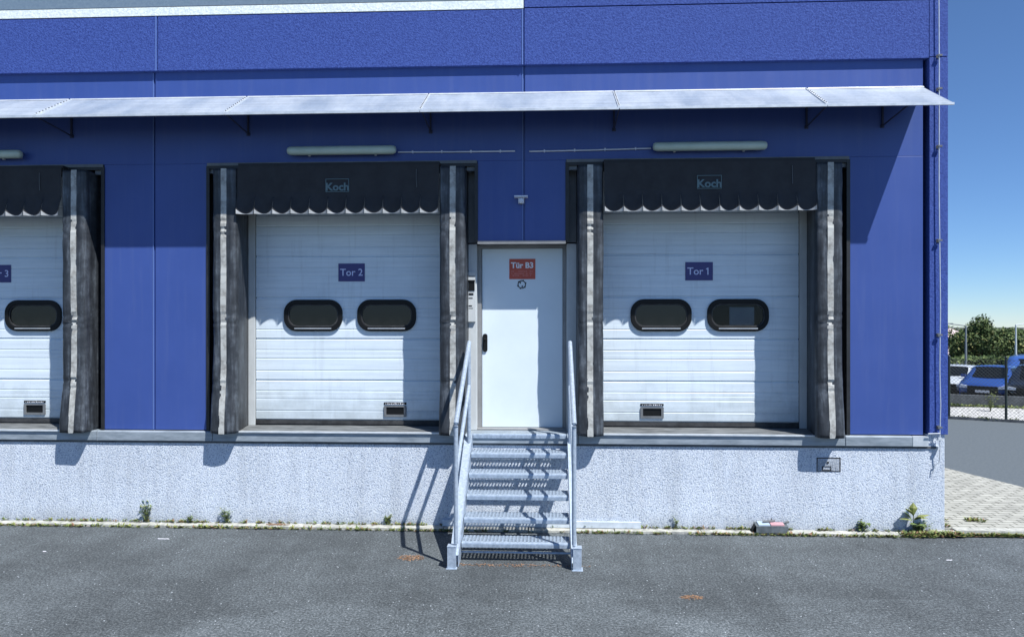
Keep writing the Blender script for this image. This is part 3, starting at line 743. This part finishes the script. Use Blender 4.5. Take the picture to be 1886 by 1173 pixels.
# stringers
def stringer(x,s):
    bm=nb()
    zt=lambda y: 1.155+ (y+.075)*RISE/RUN
    p=[(-.045,zt(-.045)+.0),(-1.40,zt(-1.40)+.0),(-1.40,zt(-1.4)-.2),(-1.33,.03),(-1.25,.03),(-.045,zt(-.045)-.24)]
    p=[(-.045,zt(-.10)),(-.12,zt(-.10)),(-1.46,zt(-1.46)+.045),(-1.46,.012),(-1.30,.012),(-.045,zt(-.045)-.235)]
    prism(bm,p,'x',x-.003,x+.003)
    # flanges
    def fl(y0,z0,y1,z1):
        dd=Vector((0,y1-y0,z1-z0)).normalized(); n=Vector((0,-dd.z,dd.y))*.006
        a=(y0,z0);b=(y1,z1);c=(y1+n.y,z1+n.z);d_=(y0+n.y,z0+n.z)
        xa,xb=sorted((x+s*.004,x+s*(.084 if s<0 else .056))); prism(bm,[a,b,c,d_],'x',xa,xb)
    fl(-.12,zt(-.10)-.008,-1.46,zt(-1.46)+.037); fl(-.045,zt(-.045)-.236,-1.30,.012)
    obj('stringer',bm,M['galv'],st)
stringer(XA-.004,-1); stringer(XB+.004,1)
def tubes(name,lst,r=.0225,label=None):
    bm=nb()
    for pts in lst: tube(bm,pts,r,12)
    return obj(name,bm,M['galv'],st,smooth=False,label=label)
SL=RISE/RUN
for X in (-.897,.275):
    zf,zb=1.43,2.195; yf,yb=-1.445,-.22
    obj_=tubes('handrail',[[(X,yb+.02,zb+.012),(X,yf,zf),(X,yf-.012,zf-.03)]],.025)
    zm=.49
    tubes('mid_rail',[[(X,yb,zb-zm),(X,yf,zf-zm-.02)]],.021)
    tubes('rail_post',[[(X,yf,.24),(X,yf,zf-.02)]],.022)
    tubes('rail_post',[[(X,yb,.90),(X,yb,zb-.01)]],.022)
for X in (-.935,.305):
    bm=nb(); box(bm,X-.042,X+.042,-1.50,-1.41,.006,.215); box(bm,X-.046,X+.046,-1.504,-1.40,.2155,.222)
    box(bm,X-.055,X+.055,-1.515,-1.39,-.004+.005,.006); obj('foot_post',bm,M['galv'],st,bevel=.004)
bm=nb(); tube(bm,[(XA,-1.2,.08),(XB,-1.2,.08)],.012,8); obj('cross_brace',bm,M['galv'],st)
# flat plank at the wall foot right of the steps
a=P(815,955,-.05); b=P(1180,955,-.05)
bm=nb(); box(bm,a.x,b.x,-.075,-.032,.03,.10)
tag(obj('base_plank',bm,M['plk'] if 'plk' in M else m_noise('pale_plank',(.42,.48,.55),(.56,.62,.68),8,.6),bevel=.004),'pale flat plank lying against the plinth foot behind the steps','plank')

# ---------------------------------------------------------------- litter and weeds
M['green']=m_noise('weed_leaf',(.06,.10,.025),(.15,.21,.06),30,.6)
M['green2']=m_noise('weed_leaf_yellow',(.14,.17,.04),(.26,.28,.09),30,.6)
M['dry']=m_noise('dry_leaves',(.12,.065,.038),(.33,.20,.12),40,.8)
M['stem']=mat('weed_stem',(.08,.1,.035),.7)
def leaf(bm,p,d,L,wd,mi=0,curl=.3):
    d=d.normalized(); up=Vector((0,0,1)); s=d.cross(up)
    if s.length<.1: s=Vector((1,0,0))
    s.normalize(); n=s.cross(d)
    pts=[p]; 
    mid=p+d*L*.5+n*L*.08; tip=p+d*L-Vector((0,0,L*curl*.5))
    a=bm.verts.new(p); b=bm.verts.new(mid+s*wd-n*wd*.3); c=bm.verts.new(tip); e=bm.verts.new(mid-s*wd-n*wd*.3); m_=bm.verts.new(mid)
    for q in ((a,b,m_),(b,c,m_),(c,e,m_),(e,a,m_)):
        f=bm.faces.new(q); f.material_index=mi
def weed(x,y,z,h,n,lw,label,spread=.5,mi2=.3,group='weeds along the foot of the plinth',seed=1):
    rd=random.Random(seed); t=thing('weed',label,'weed',(x,y,z),0,group)
    sb=nb(); lb=nb()
    ns=max(2,n//8)
    for s in range(ns):
        a=rd.uniform(0,6.28); sp=rd.uniform(0,spread)*h; hh=h*rd.uniform(.55,1) if s else h
        top=Vector((math.cos(a)*sp,math.sin(a)*sp*.4-abs(sp)*.1,hh)); b0=Vector((rd.uniform(-.02,.02),rd.uniform(-.015,.015),0))
        mid=b0.lerp(top,.5)+Vector((0,0,hh*.08))
        tube(sb,[b0,mid,top],[.003,.0025,.0012],5)
        for k in range(n//ns):
            v=rd.uniform(.12,1); p=(b0.lerp(mid,v*2) if v<.5 else mid.lerp(top,v*2-1))
            an=rd.uniform(0,6.28); d_=Vector((math.cos(an),math.sin(an)*.7-.2,rd.uniform(.1,.9)))
            leaf(lb,p,d_,lw*rd.uniform(1.4,3.0),lw*rd.uniform(.35,.7),1 if rd.random()<mi2 else 0)
    obj('weed_stem',sb,M['stem'],t,local=True); obj('foliage',lb,[M['green'],M['green2']],t,local=True)
    return t
def W(px,py,h,n,lw,label,**k):
    p=P(px,py,-.10); weed(p.x,-.06,.03,h,n,lw,label,**k)
W(268,958,.24,85,.019,'tall feathery green weed on the left, highest of the small weeds',seed=3,spread=.55)
W(415,958,.19,75,.018,'bushy green weed at the plinth foot between the left weed and the brown litter',seed=5,spread=.7)
W(347,955,.09,50,.017,'low weed sprig between the two taller left weeds',seed=8)
W(712,965,.12,70,.018,'low green weed in the rail shadow left of the steps',seed=9)
W(1247,965,.15,30,.015,'thin sparse weed right of the pale plank',seed=11)
W(1590,975,.13,64,.026,'low leafy green weed left of the broad-leaved plant',seed=13,spread=.9,mi2=.1)
W(1695,978,.11,110,.022,'spreading low weed at the base of the broad-leaved plant',seed=14,spread=1.6)
# broad-leaved plant near the corner
p=P(1683,975,-.1)
t=thing('broad_leaf_plant','upright broad-leaved weed near the building corner','plant',(p.x,-.085,.03))
sb=nb(); lb=nb(); tube(sb,[(0,0,0),(.005,0,.12),(0,-.01,.22)],[.006,.005,.004],6)
rd=random.Random(4)
for an,el,L,wd,z in ((80,75,0.189,0.045,0.184),(20,35,0.216,0.053,0.138),(-10,15,0.162,0.045,0.161),(170,25,0.176,0.045,0.127),(200,55,0.162,0.048,0.196),(300,40,0.162,0.045,0.149),(250,20,0.135,0.045,0.092),(340,30,0.149,0.042,0.069),(120,50,0.176,0.045,0.115)):
    leaf(lb,Vector((0,-.003,z)),Vector((math.cos(R(an)),math.sin(R(an))*.5-.15,math.tan(R(el))*.7)),L,wd,0 if rd.random()<.6 else 1)
obj('plant_stem',sb,M['stem'],t,local=True); obj('foliage',lb,[M['green2'],M['green']],t,local=True)
# fringe of tiny weeds and moss along the edging: nobody could count it
lb=nb(); rd=random.Random(21)
def tuft(x,y,z,s):
    for k in range(rd.randint(6,13)):
        an=rd.uniform(0,6.28); q=Vector((x+rd.uniform(-s,s)*.8,y+rd.uniform(-s,s)*.35,z))
        leaf(lb,q,Vector((math.cos(an)*.8,math.sin(an)*.6-.2,rd.uniform(.3,1.3))),s*rd.uniform(.8,1.9),s*rd.uniform(.16,.40),rd.choice((0,0,1,1,2)))
x=-9.0
while x<9.0:
    den=.5+.5*noise.noise(Vector((x*.9,3,0)))+(.35 if x>1.8 else 0)+(.2 if -.5>x>-6.3 else 0)
    if rd.random()<den*.9 and not(-.93<x<.3 and rd.random()<.75):
        tuft(x,-.185-rd.uniform(0,.02) if x<xc-.2 else -.115,.0,.022+.022*rd.random())
    if x<xc-.1 and rd.random()<.42: tuft(x,-.05,.027,.02+.02*rd.random())
    x+=.028
for k in range(110): tuft(4.42+rd.uniform(-.35,.3),-.15+rd.uniform(-.03,.04),.01,.045)
for k in range(110): tuft(rd.uniform(4.6,5.9),-.115,.0,.04)
for k in range(80): tuft(xc+.03+abs(rd.gauss(0,.05)),rd.uniform(.03,2.6),.056,.05)
for k in range(12): tuft(P(1805,957,.2).x+rd.uniform(-.08,.08),.35+rd.uniform(-.05,.05),.056,.04)
tag(obj('kerb_weeds',lb,[M['green'],M['green2'],M['dry']]),'fringe of tiny weeds and moss along the concrete edging','weeds',kind='stuff')
# brown litter piles
def litter(px,py,rx,ry,n,label,z=.001,Y=None):
    p=G(px,py) if Y is None else P(px,py,Y); bm=nb(); rd=random.Random(px)
    for k in range(n):
        a=rd.uniform(0,6.28); r=math.sqrt(rd.random()); q=Vector((math.cos(a)*r*rx,math.sin(a)*r*ry,z+rd.uniform(0,.012)*(1-r)))
        an=rd.uniform(0,6.28); leaf(bm,q,Vector((math.cos(an),math.sin(an),rd.uniform(0,.5))),rd.uniform(.012,.03),rd.uniform(.004,.009),0)
    o=obj('leaf_litter',bm,M['dry']); o.location=(p.x,p.y,.0 if Y is None else .028)
    tag(o,label,'leaf litter','brown patches of dry litter',kind='stuff')
litter(757,1027,.14,.09,230,'brown dry litter patch left of the foot of the steps')
litter(1276,1100,.10,.05,110,'small brown litter patch out on the asphalt, right of the steps')
litter(510,962,.14,.03,150,'brown litter on the edging below the Tor 2 dock',Y=-.1)
litter(950,1041,.75,.035,200,'thin brown litter line in front of the lowest tread')
litter(1010,972,.35,.05,120,'brown litter caught on the edging behind the steps')
# white stick and paper scraps
def scrap(px,py,L,wd,h,label,rz=0,cat='litter'):
    p=G(px,py); bm=nb(); box(bm,-L/2,L/2,-wd/2,wd/2,.002,.002+h)
    bmesh.ops.subdivide_edges(bm,edges=[e for e in bm.edges if abs(e.verts[0].co.x-e.verts[1].co.x)>L*.5],cuts=5)
    for v in bm.verts: v.co.z+=.004*noise.noise(Vector((v.co.x*40,px,0)))+.003; v.co.y+=.006*noise.noise(Vector((v.co.x*20,px,4)))
    o=obj('paper_scrap',bm,M['white']); o.location=(p.x,p.y,0); o.rotation_euler=(0,0,rz); tag(o,label,cat)
scrap(301,993,.13,.009,.006,'thin white stick lying on the asphalt at the left',cat='stick')
scrap(1748,1032,.06,.012,.004,'small white scrap on the asphalt near the right corner',.1)
scrap(1172,973,.10,.06,.012,'crumpled white scrap at the edging right of the pale plank',.4)
scrap(82,1016,.03,.012,.004,'tiny white scrap on the asphalt at the far left',.4)
# folded metal litter at the plinth foot
p=P(1418,972,-.13)
t=thing('crushed_box','crushed grey box with pink label lying against the plinth foot','litter',(p.x,-.13,.03))
M['tin']=m_noise('crushed_box_grey',(.06,.075,.085),(.13,.15,.165),12,.6,bs=.4)
bm=nb(); prism(bm,[(-.06,.0),(-.06,.075),(.055,.10),(.06,.09),(.0,.075),(-.05,.068),(-.05,.0)],'x',-.17,.19)
bmesh.ops.subdivide_edges(bm,edges=[e for e in bm.edges if abs(e.verts[0].co.x-e.verts[1].co.x)>.2],cuts=7)
for v in bm.verts: v.co+=Vector((.0,.008*noise.noise(v.co*13),.010*noise.noise(v.co*11+Vector((3,3,3)))))
obj('box_side',bm,M['tin'],t,local=True)
bm=nb(); prism(bm,[(-.21,.0),(-.165,.085),(-.10,.07),(-.08,.0)],'y',-.02,.06); obj('box_end',bm,M['black'],t,local=True)
bm=nb(); box(bm,-.14,-.01,-.052,.045,.078,.090,0); box(bm,0,.15,-.05,.02,.080,.091,1)
for v in bm.verts: v.co.z+=.20*(v.co.y+.05)
obj('box_label',bm,[mat('pale_label',(.35,.43,.52),.5),mat('pink_label',(.48,.27,.30),.5)],t,local=True)
bm=nb(); tube(bm,[(-.08,.0,.115),(.06,.02,.122)],.012,7); tube(bm,[(.18,.0,.11),(.215,.0,.118)],.014,7); tube(bm,[(.02,.02,.12),(.025,.02,.15)],.008,6); obj('box_strap',bm,M['dframe'],t,local=True)

# ---------------------------------------------------------------- fence, low wall, background
fn=thing('wire_fence','dark green wire mesh fence with slim posts beyond the side lane','fence',(FA.x,FA.y,0))
M['fgreen']=mat('dark_green_steel',(.012,.022,.02),.5)
dirf=Vector((fd.x,fd.y,0)); 
for k in range(-1,6):
    q=FA+dirf*k; q.z=0
    bm=nb(); tube(bm,[(q.x,q.y,0),(q.x,q.y,1.62)],.03,10); tube(bm,[(q.x,q.y,1.62),(q.x,q.y,1.635)],[.034,.02],10); obj('fence_post',bm,M['fgreen'],fn)
bm=nb(); L=dirf.length*6; u=dirf.normalized(); o0=FA-dirf; o0.z=0
def wire(a,b,r=.0028):
    d_=(b-a).normalized(); s=d_.cross(Vector((u.y,-u.x,0))).normalized()*r; k=Vector((u.y,-u.x,0))*r
    vs=[[bm.verts.new(p_+e) for e in (s,k,-s,-k)] for p_ in (a,b)]
    for i in range(4): bm.faces.new((vs[0][i],vs[0][(i+1)%4],vs[1][(i+1)%4],vs[1][i]))
hf=1.5; x=-hf
while x<L:
    for sgn in (1,-1):
        a0,a1=(x,x+hf) if sgn>0 else (x+hf,x)
        z0,z1=.05,.05+hf
        # clip to fence length
        pa=Vector((a0,z0)); pb=Vector((a1,z1))
        def clip(pa,pb):
            dx=pb.x-pa.x
            lo,hi=0,1
            for t_,sg in (((0-pa.x)/dx,1),((L-pa.x)/dx,-1)):
                if (dx>0)==(sg>0): lo=max(lo,t_)
                else: hi=min(hi,t_)
            return lo,hi
        lo,hi=clip(pa,pb)
        if hi>lo:
            A_=pa.lerp(pb,lo);B_=pa.lerp(pb,hi)
            wire(o0+u*A_.x+Vector((0,0,A_.y)),o0+u*B_.x+Vector((0,0,B_.y)))
    x+=.085
for z in (.06,.8,1.54): wire(o0+Vector((0,0,z)),o0+u*L+Vector((0,0,z)),.003)
obj('wire_mesh',bm,M['fgreen'],fn)
# dark kerb at the fence line
bm=nb(); a=o0-u*2; b=o0+u*(L+3); n=Vector((-u.y,u.x,0))*.06
vs=[(a-n),(b-n),(b+n*-.2),(a+n*-.2)]
prism(bm,[(v.x,v.y) for v in vs],'z',-.01,.07); tag(obj('lane_kerb',bm,M['conc2']),kind='structure')
# low wall
bm=nb(); q0=A(1450,23.9); q1=A(1990,20.6); prism(bm,[(q0.x,q0.y),(q1.x,q1.y),(q1.x+.05,q1.y+.18),(q0.x+.05,q0.y+.18)],'z',-.9,.33)
lw=obj('low_wall',bm,M['conc2'],bevel=.01); tag(lw,'low dark concrete wall in front of the parked cars','wall')
# weeds along fence base and in front of the wall
lb=nb(); rd=random.Random(5)
for k in range(420):
    s_=rd.uniform(-1,L+1); q=o0+u*s_; y=q.y+rd.uniform(-.02,.1); z=.0
    for j in range(5):
        an=rd.uniform(0,6.28); leaf(lb,Vector((q.x+rd.uniform(-.1,.1),y,z)),Vector((math.cos(an),math.sin(an),rd.uniform(.5,2))),rd.uniform(.05,.16),rd.uniform(.01,.025),rd.choice((0,0,1)))
for k in range(500):
    v=rd.random(); q=q0.lerp(q1,v); 
    for j in range(4):
        an=rd.uniform(0,6.28); leaf(lb,Vector((q.x+rd.uniform(-.1,.1),q.y-rd.uniform(.02,.3),0)),Vector((math.cos(an),math.sin(an),rd.uniform(.5,2))),rd.uniform(.05,.14),rd.uniform(.01,.03),rd.choice((0,0,1)))
tag(obj('verge_weeds',lb,[M['green'],M['green2']]),'rough weeds along the fence and low wall','weeds',kind='stuff')
q=A(1824,20.4); weed(q.x,q.y,0,.62,90,.04,'tall pale weed growing by the low wall behind the fence',seed=31,group=None,spread=.45,mi2=.8)

# ---- cars
def carpaint(name,c): 
    m=mat(name,c,.25,.0); m.node_tree.nodes["Principled BSDF"].inputs["Coat Weight"].default_value=.6; return m
M['cglass']=mat('car_glass',(.015,.02,.025),.08); M['tyre']=mat('tyre',(.015,.015,.016),.8); M['rim']=mat('rim',(.5,.52,.55),.3,.7); M['hl']=mat('headlight',(.65,.7,.75),.1); M['plate']=mat('number_plate',(.7,.7,.68),.5); M['tl']=mat('tail_lamp',(.35,.02,.02),.3)
def car(name,label,cat,loc,rz,paint,L=4.4,Wd=1.8,Ht=1.5,van=False,group='cars parked beyond the low wall'):
    t=thing(name,label,cat,loc,rz,group)
    # local: nose at -y
    hl=L/2
    if van: prof=[(-hl,.35),(-hl-.02,.75),(-hl+.10,1.0),(-hl+.55,1.12),(-hl+1.15,Ht-.12),(-hl+1.5,Ht),(hl-.1,Ht),(hl,Ht-.15),(hl,.35)]; belt=1.1
    else: prof=[(-hl+.02,.28),(-hl,.55),(-hl+.08,.74),(-hl+.35,.86),(-hl+1.05,.98),(-hl+1.75,Ht-.06),(-hl+2.1,Ht),(hl-1.0,Ht-.03),(hl-.35,1.0),(hl-.05,.92),(hl,.6),(hl-.03,.28)]; belt=.95
    bm=nb(); N_=7; rows=[]
    for i in range(N_):
        u=-1+2*i/(N_-1); row=[]
        for y,z in prof:
            hw=Wd/2
            if z>belt: hw*=1-.30*min(1,(z-belt)/(Ht-belt)) if not van else 1-.12*min(1,(z-belt)/(Ht-belt))
            if z<.4: hw*=.96
            yy=y; 
            if y<-hl+.5: yy=y+.22*u*u*(1 if z<1.0 else .6)
            if y>hl-.5: yy=y-.12*u*u
            zz=z-(.05*u*u*(z-.7) if z>.7 else 0)
            row.append(bm.verts.new((u*hw,yy,zz)))
        rows.append(row)
    n=len(prof)
    for i in range(N_-1):
        for k in range(n): bm.faces.new((rows[i][k],rows[i+1][k],rows[i+1][(k+1)%n],rows[i][(k+1)%n]))
    bm.faces.new(rows[0]); bm.faces.new(rows[-1][::-1])
    bo=obj('car_body',bm,paint,t,local=True,bevel=.02,smooth=True)
    def glass(name_,p0,p1,side=None):
        pass
    # windscreen and rear window: follow the profile, slightly proud
    def prof_strip(nm,y0,z0,y1,z1,m_,w0,w1,off=.012):
        b2=nb(); k=6; d_=Vector((0,y1-y0,z1-z0)).normalized(); nn=Vector((0,-d_.z,d_.y))*off
        A0=[];B0=[]
        for i in range(k+1):
            u=-1+2*i/k
            A0.append(b2.verts.new((u*w0,y0+(.13*u*u if y0<0 else 0)+nn.y,z0+nn.z))); B0.append(b2.verts.new((u*w1,y1+(.05*u*u if y0<0 else 0)+nn.y,z1-.03*u*u+nn.z)))
        for i in range(k): b2.faces.new((A0[i],A0[i+1],B0[i+1],B0[i]))
        e=bmesh.ops.solidify(b2,geom=b2.faces[:],thickness=.02)
        return obj(nm,b2,m_,t,local=True,smooth=False)
    if van: prof_strip('windscreen',-hl+.58,1.15,-hl+1.13,Ht-.14,M['cglass'],Wd/2*.93,Wd/2*.84)
    else: prof_strip('windscreen',-hl+1.06,1.0,-hl+1.74,Ht-.07,M['cglass'],Wd/2*.95,Wd/2*.74,.02)
    if not van: prof_strip('rear_window',hl-.98,Ht-.08,hl-.40,1.05,M['cglass'],Wd/2*.7,Wd/2*.88,.02)
    for s in (-1,1):
        b2=nb()
        if van: poly=[(-hl+.75,1.16),(-hl+1.25,Ht-.16),(-hl+1.95,Ht-.16),(-hl+1.95,1.16)]
        else: poly=[(-hl+1.35,1.0),(-hl+1.9,Ht-.1),(hl-1.15,Ht-.12),(hl-.65,1.02)]
        vs=[]
        for off in (.012,-.01):
            for y,z in poly:
                fr=min(1,(z-belt)/(Ht-belt)); hw=Wd/2*(1-(.12 if van else .30)*fr)+off
                vs.append(b2.verts.new((s*hw,y,z)))
        b2.faces.new(vs[:4]); b2.faces.new(vs[4:][::-1])
        for i in range(4): b2.faces.new((vs[i],vs[(i+1)%4],vs[4+(i+1)%4],vs[4+i]))
        obj('side_window',b2,M['cglass'],t,local=True)
        b2=nb(); prism(b2,[(s*(Wd/2-.05),.98),(s*(Wd/2+.14),1.0),(s*(Wd/2+.15),1.12),(s*(Wd/2-.0),1.12)],'y',-hl+1.28,-hl+1.38); obj('wing_mirror',b2,paint,t,local=True,bevel=.01)
        b2=nb(); zz=.66 if not van else .85
        prism(b2,[(s*Wd*.28,zz-.04),(s*Wd*.46,zz-.02),(s*Wd*.45,zz+.10),(s*Wd*.30,zz+.05)],'y',-hl-.01,-hl+.2); obj('headlight',b2,M['hl'],t,local=True,bevel=.01)
        b2=nb(); box(b2,*sorted((s*Wd*.36,s*Wd*.47)),hl-.1,hl+.01,.72,.9); obj('tail_lamp',b2,M['tl'],t,local=True)
        for y in (-hl+.82,hl-.82):
            b2=nb(); r=.33; tube(b2,[(s*(Wd/2-.2),y,r),(s*(Wd/2+.01),y,r)],r,20); wh_=obj('wheel',b2,M['tyre'],t,local=True)
            b2=nb(); tube(b2,[(s*(Wd/2+.005),y,r),(s*(Wd/2+.022),y,r)],[.21,.19],16); obj('rim',b2,M['rim'],wh_,local=True)
    b2=nb(); box(b2,-Wd*.30,Wd*.30,-hl-.022,-hl+.1,.43,.72); box(b2,-Wd*.44,Wd*.44,-hl-.01,-hl+.2,.22,.43); obj('grille',b2,M['black'],t,local=True,bevel=.01)
    b2=nb(); box(b2,-.25,.25,-hl-.035,-hl-.0225,.46,.56); obj('number_plate',b2,M['plate'],t,local=True)
    return t
cw=carpaint('white_car_paint',(.5,.54,.58)); cb=carpaint('blue_car_paint',(.022,.065,.25)); cb2=carpaint('blue_van_paint',(.04,.10,.33)); ck=carpaint('black_car_paint',(.012,.013,.015))
q=A(1759,32.6,-.78); car('parked_car','white parked car with its nose to the low wall, leftmost of the cars','car',q,R(-42),cw,L=4.2,Ht=1.45)
q=A(1830,31.2,-.78); car('parked_car','bright blue parked car between the white car and the fence post','car',q,R(-41),cb,L=4.3,Wd=1.78,Ht=1.5)
q=A(1900,36,-.78); car('parked_van','taller blue van parked behind the blue car','van',q,R(-36),cb2,L=4.8,Wd=1.9,Ht=1.72,van=True)
q=A(1915,30.2,-.78); car('parked_car','black parked car cut by the right edge of the photo','car',q,R(-38),ck,L=4.6,Wd=1.9,Ht=1.6)

# ---- trees
M['bark']=m_noise('bark',(.05,.04,.03),(.10,.08,.06),12,.9)
M['fol']=[mat('foliage_%s'%n_,c_,.65,spec=.2) for n_,c_ in (('dark',(.030,.052,.018)),('mid',(.06,.095,.03)),('light',(.13,.17,.06)),('yellow',(.25,.25,.10)))]
def tree(loc,h,rx,label,seed,nleaf=5200,ls=.13,lobes=9,trunk=.35):
    rd=random.Random(seed); t=thing('tree',label,'tree',loc,0,'trees behind the parked cars')
    tb=nb(); tube(tb,[(0,0,0),(.05,0,h*.3),(0,.05,h*.6),(0,0,h*.85)],[.16,.13,.08,.03],8)
    L=[]
    for k in range(lobes):
        a=rd.uniform(0,6.28); r=rd.uniform(.25,.75)*rx; z=h*rd.uniform(.28,.88); r*=1.15-.75*max(0,(z/h-.60))*1.5
        L.append((Vector((math.cos(a)*r,math.sin(a)*r,z)),rd.uniform(.28,.45)*rx))
        tube(tb,[(0,0,h*rd.uniform(.2,.5)),L[-1][0]],[.05,.012],5)
    L.append((Vector((0,0,h*.86)),rx*.33)); L.append((Vector((0,0,h*.55)),rx*.6))
    obj('trunk',tb,M['bark'],t,local=True)
    lb=nb()
    for k in range(nleaf):
        c,r=rd.choice(L); d_=Vector((rd.gauss(0,1),rd.gauss(0,1),rd.gauss(0,1))).normalized()
        q=c+d_*r*(rd.random()**.35)*rd.uniform(.85,1.12)
        nn=(d_+Vector((rd.gauss(0,.6),rd.gauss(0,.6),rd.gauss(.3,.6)))).normalized()
        a=nn.orthogonal().normalized(); a.rotate(Matrix.Rotation(rd.uniform(0,6.28),3,nn)); b=nn.cross(a); s=ls*rd.uniform(.5,1.3)
        vs=[lb.verts.new(q+a*s),lb.verts.new(q+b*s*.6),lb.verts.new(q-a*s),lb.verts.new(q-b*s*.6)]
        f=lb.faces.new(vs); f.material_index=rd.choices((0,1,2,3),(4,4,2.2,.7))[0]
    obj('crown',lb,M['fol'],t,local=True)
tree(A(1808,50,-.8),3.75,2.25,'rounded green tree standing tallest behind the parked cars',2,lobes=12,nleaf=9000,ls=.095)
tree(A(1770,56,-.8),2.55,1.6,'lower dark green tree left of the tallest tree',5)
tree(A(1850,54,-.8),2.7,1.5,'lower green tree right of the tallest tree, below its shoulder',8)
tree(A(1900,52,-.8),2.3,1.3,'yellowish tree at the right edge behind the black car',11)
# hedge behind cars
lb=nb(); rd=random.Random(77); h0=A(1500,45,-.8); h1=A(2060,42,-.8)
for k in range(15000):
    v=rd.random(); q=h0.lerp(h1,v)+Vector((0,rd.uniform(-.7,.7),rd.uniform(0,1.35+.5*noise.noise(Vector((v*14,0,0)))))); s=rd.uniform(.06,.15)
    a=Vector((rd.gauss(0,1),rd.gauss(0,1),rd.gauss(0,1))).normalized(); b=a.orthogonal().normalized()
    vs=[lb.verts.new(q+a*s),lb.verts.new(q+b*s*.6),lb.verts.new(q-a*s),lb.verts.new(q-b*s*.6)]; f=lb.faces.new(vs); f.material_index=rd.choices((0,1,2),(5,3,1))[0]
tag(obj('hedge',lb,M['fol']),'dark hedge running behind the parked cars','hedge')
# far belt of trees closing the horizon
lb=nb(); rd=random.Random(78); h0=A(1200,150,-.8); h1=A(2400,150,-.8)
for k in range(11000):
    v=rd.random(); q=h0.lerp(h1,v)+Vector((0,rd.uniform(-3,3),rd.uniform(0,1)**.8*(2.3+2.6*noise.noise(Vector((v*70,0,0)))))); s=rd.uniform(.3,.6)
    a=Vector((rd.gauss(0,1),rd.gauss(0,1),rd.gauss(0,1))).normalized(); b=a.orthogonal().normalized()
    vs=[lb.verts.new(q+a*s),lb.verts.new(q+b*s*.6),lb.verts.new(q-a*s),lb.verts.new(q-b*s*.6)]; f=lb.faces.new(vs); f.material_index=rd.choices((0,1,2),(3,3,2))[0]
tag(obj('distant_trees',lb,M['fol']),'low belt of distant trees along the horizon','trees',kind='stuff')
# pale building far right
q=A(1880,95,-.8)
t=thing('distant_building','small pale flat building seen between the trees near the right edge','building',q)
bm=nb(); box(bm,-1.6,4,-3,3,0,1.6); obj('wall',bm,m_noise('pale_far_render',(.5,.56,.62),(.56,.62,.68),1,.8),t,local=True)
bm=nb(); box(bm,-1.7,4.1,-3.1,3.1,1.605,1.75); obj('roof',bm,M['clad'],t,local=True)
bm=nb(); box(bm,.2,1.4,-3.04,-2.99,.6,1.2); obj('window',bm,M['cglass'],t,local=True)
# house far left
q=A(1746,85,-.8)
t=thing('house','pale pink house glimpsed beside the building corner, left of the trees','house',q)
M['pinkw']=m_noise('pink_render',(.62,.50,.50),(.7,.57,.57),2,.8)
bm=nb(); box(bm,-5,.7,-3,5,0,1.9); obj('wall',bm,M['pinkw'],t,local=True)
bm=nb(); prism(bm,[(-3.3,1.9),(5.3,1.9),(1,2.9)],'x',-5.2,.9); obj('roof',bm,M['pinkw'],t,local=True)
bm=nb(); box(bm,-.5,.1,-3.03,-2.99,.6,1.5); obj('window',bm,M['cglass'],t,local=True)
# lamp posts
M['pole']=mat('lamp_post_steel',(.22,.25,.26),.5,.3); M['pole2']=mat('lamp_post_pale',(.5,.56,.58),.5,.2)
def lamp_post(px,depth,side,m_,label,h):
    q=A(px,depth,-.8); t=thing('street_lamp',label,'street lamp',q,0,'street lamps in the car park')
    bm=nb(); tube(bm,[(0,0,0),(0,0,h)],[.07,.04],10); obj('lamp_pole',bm,m_,t,local=True)
    bm=nb(); tube(bm,[(0,0,h),(side*.35,0,h+.05),(side*.9,0,h+.12)],.03,8); obj('lamp_arm',bm,m_,t,local=True)
    bm=nb(); box(bm,*sorted((side*.75,side*1.35)),-.12,.12,h+.09,h+.15); obj('lamp_head',bm,m_,t,local=True,bevel=.02)
lamp_post(1779,40,-1,M['pole'],'grey street lamp with its arm to the left, in front of the trees',3.2)
lamp_post(1871,42,1,M['pole2'],'pale street lamp with its arm to the right, near the right edge',3.25)
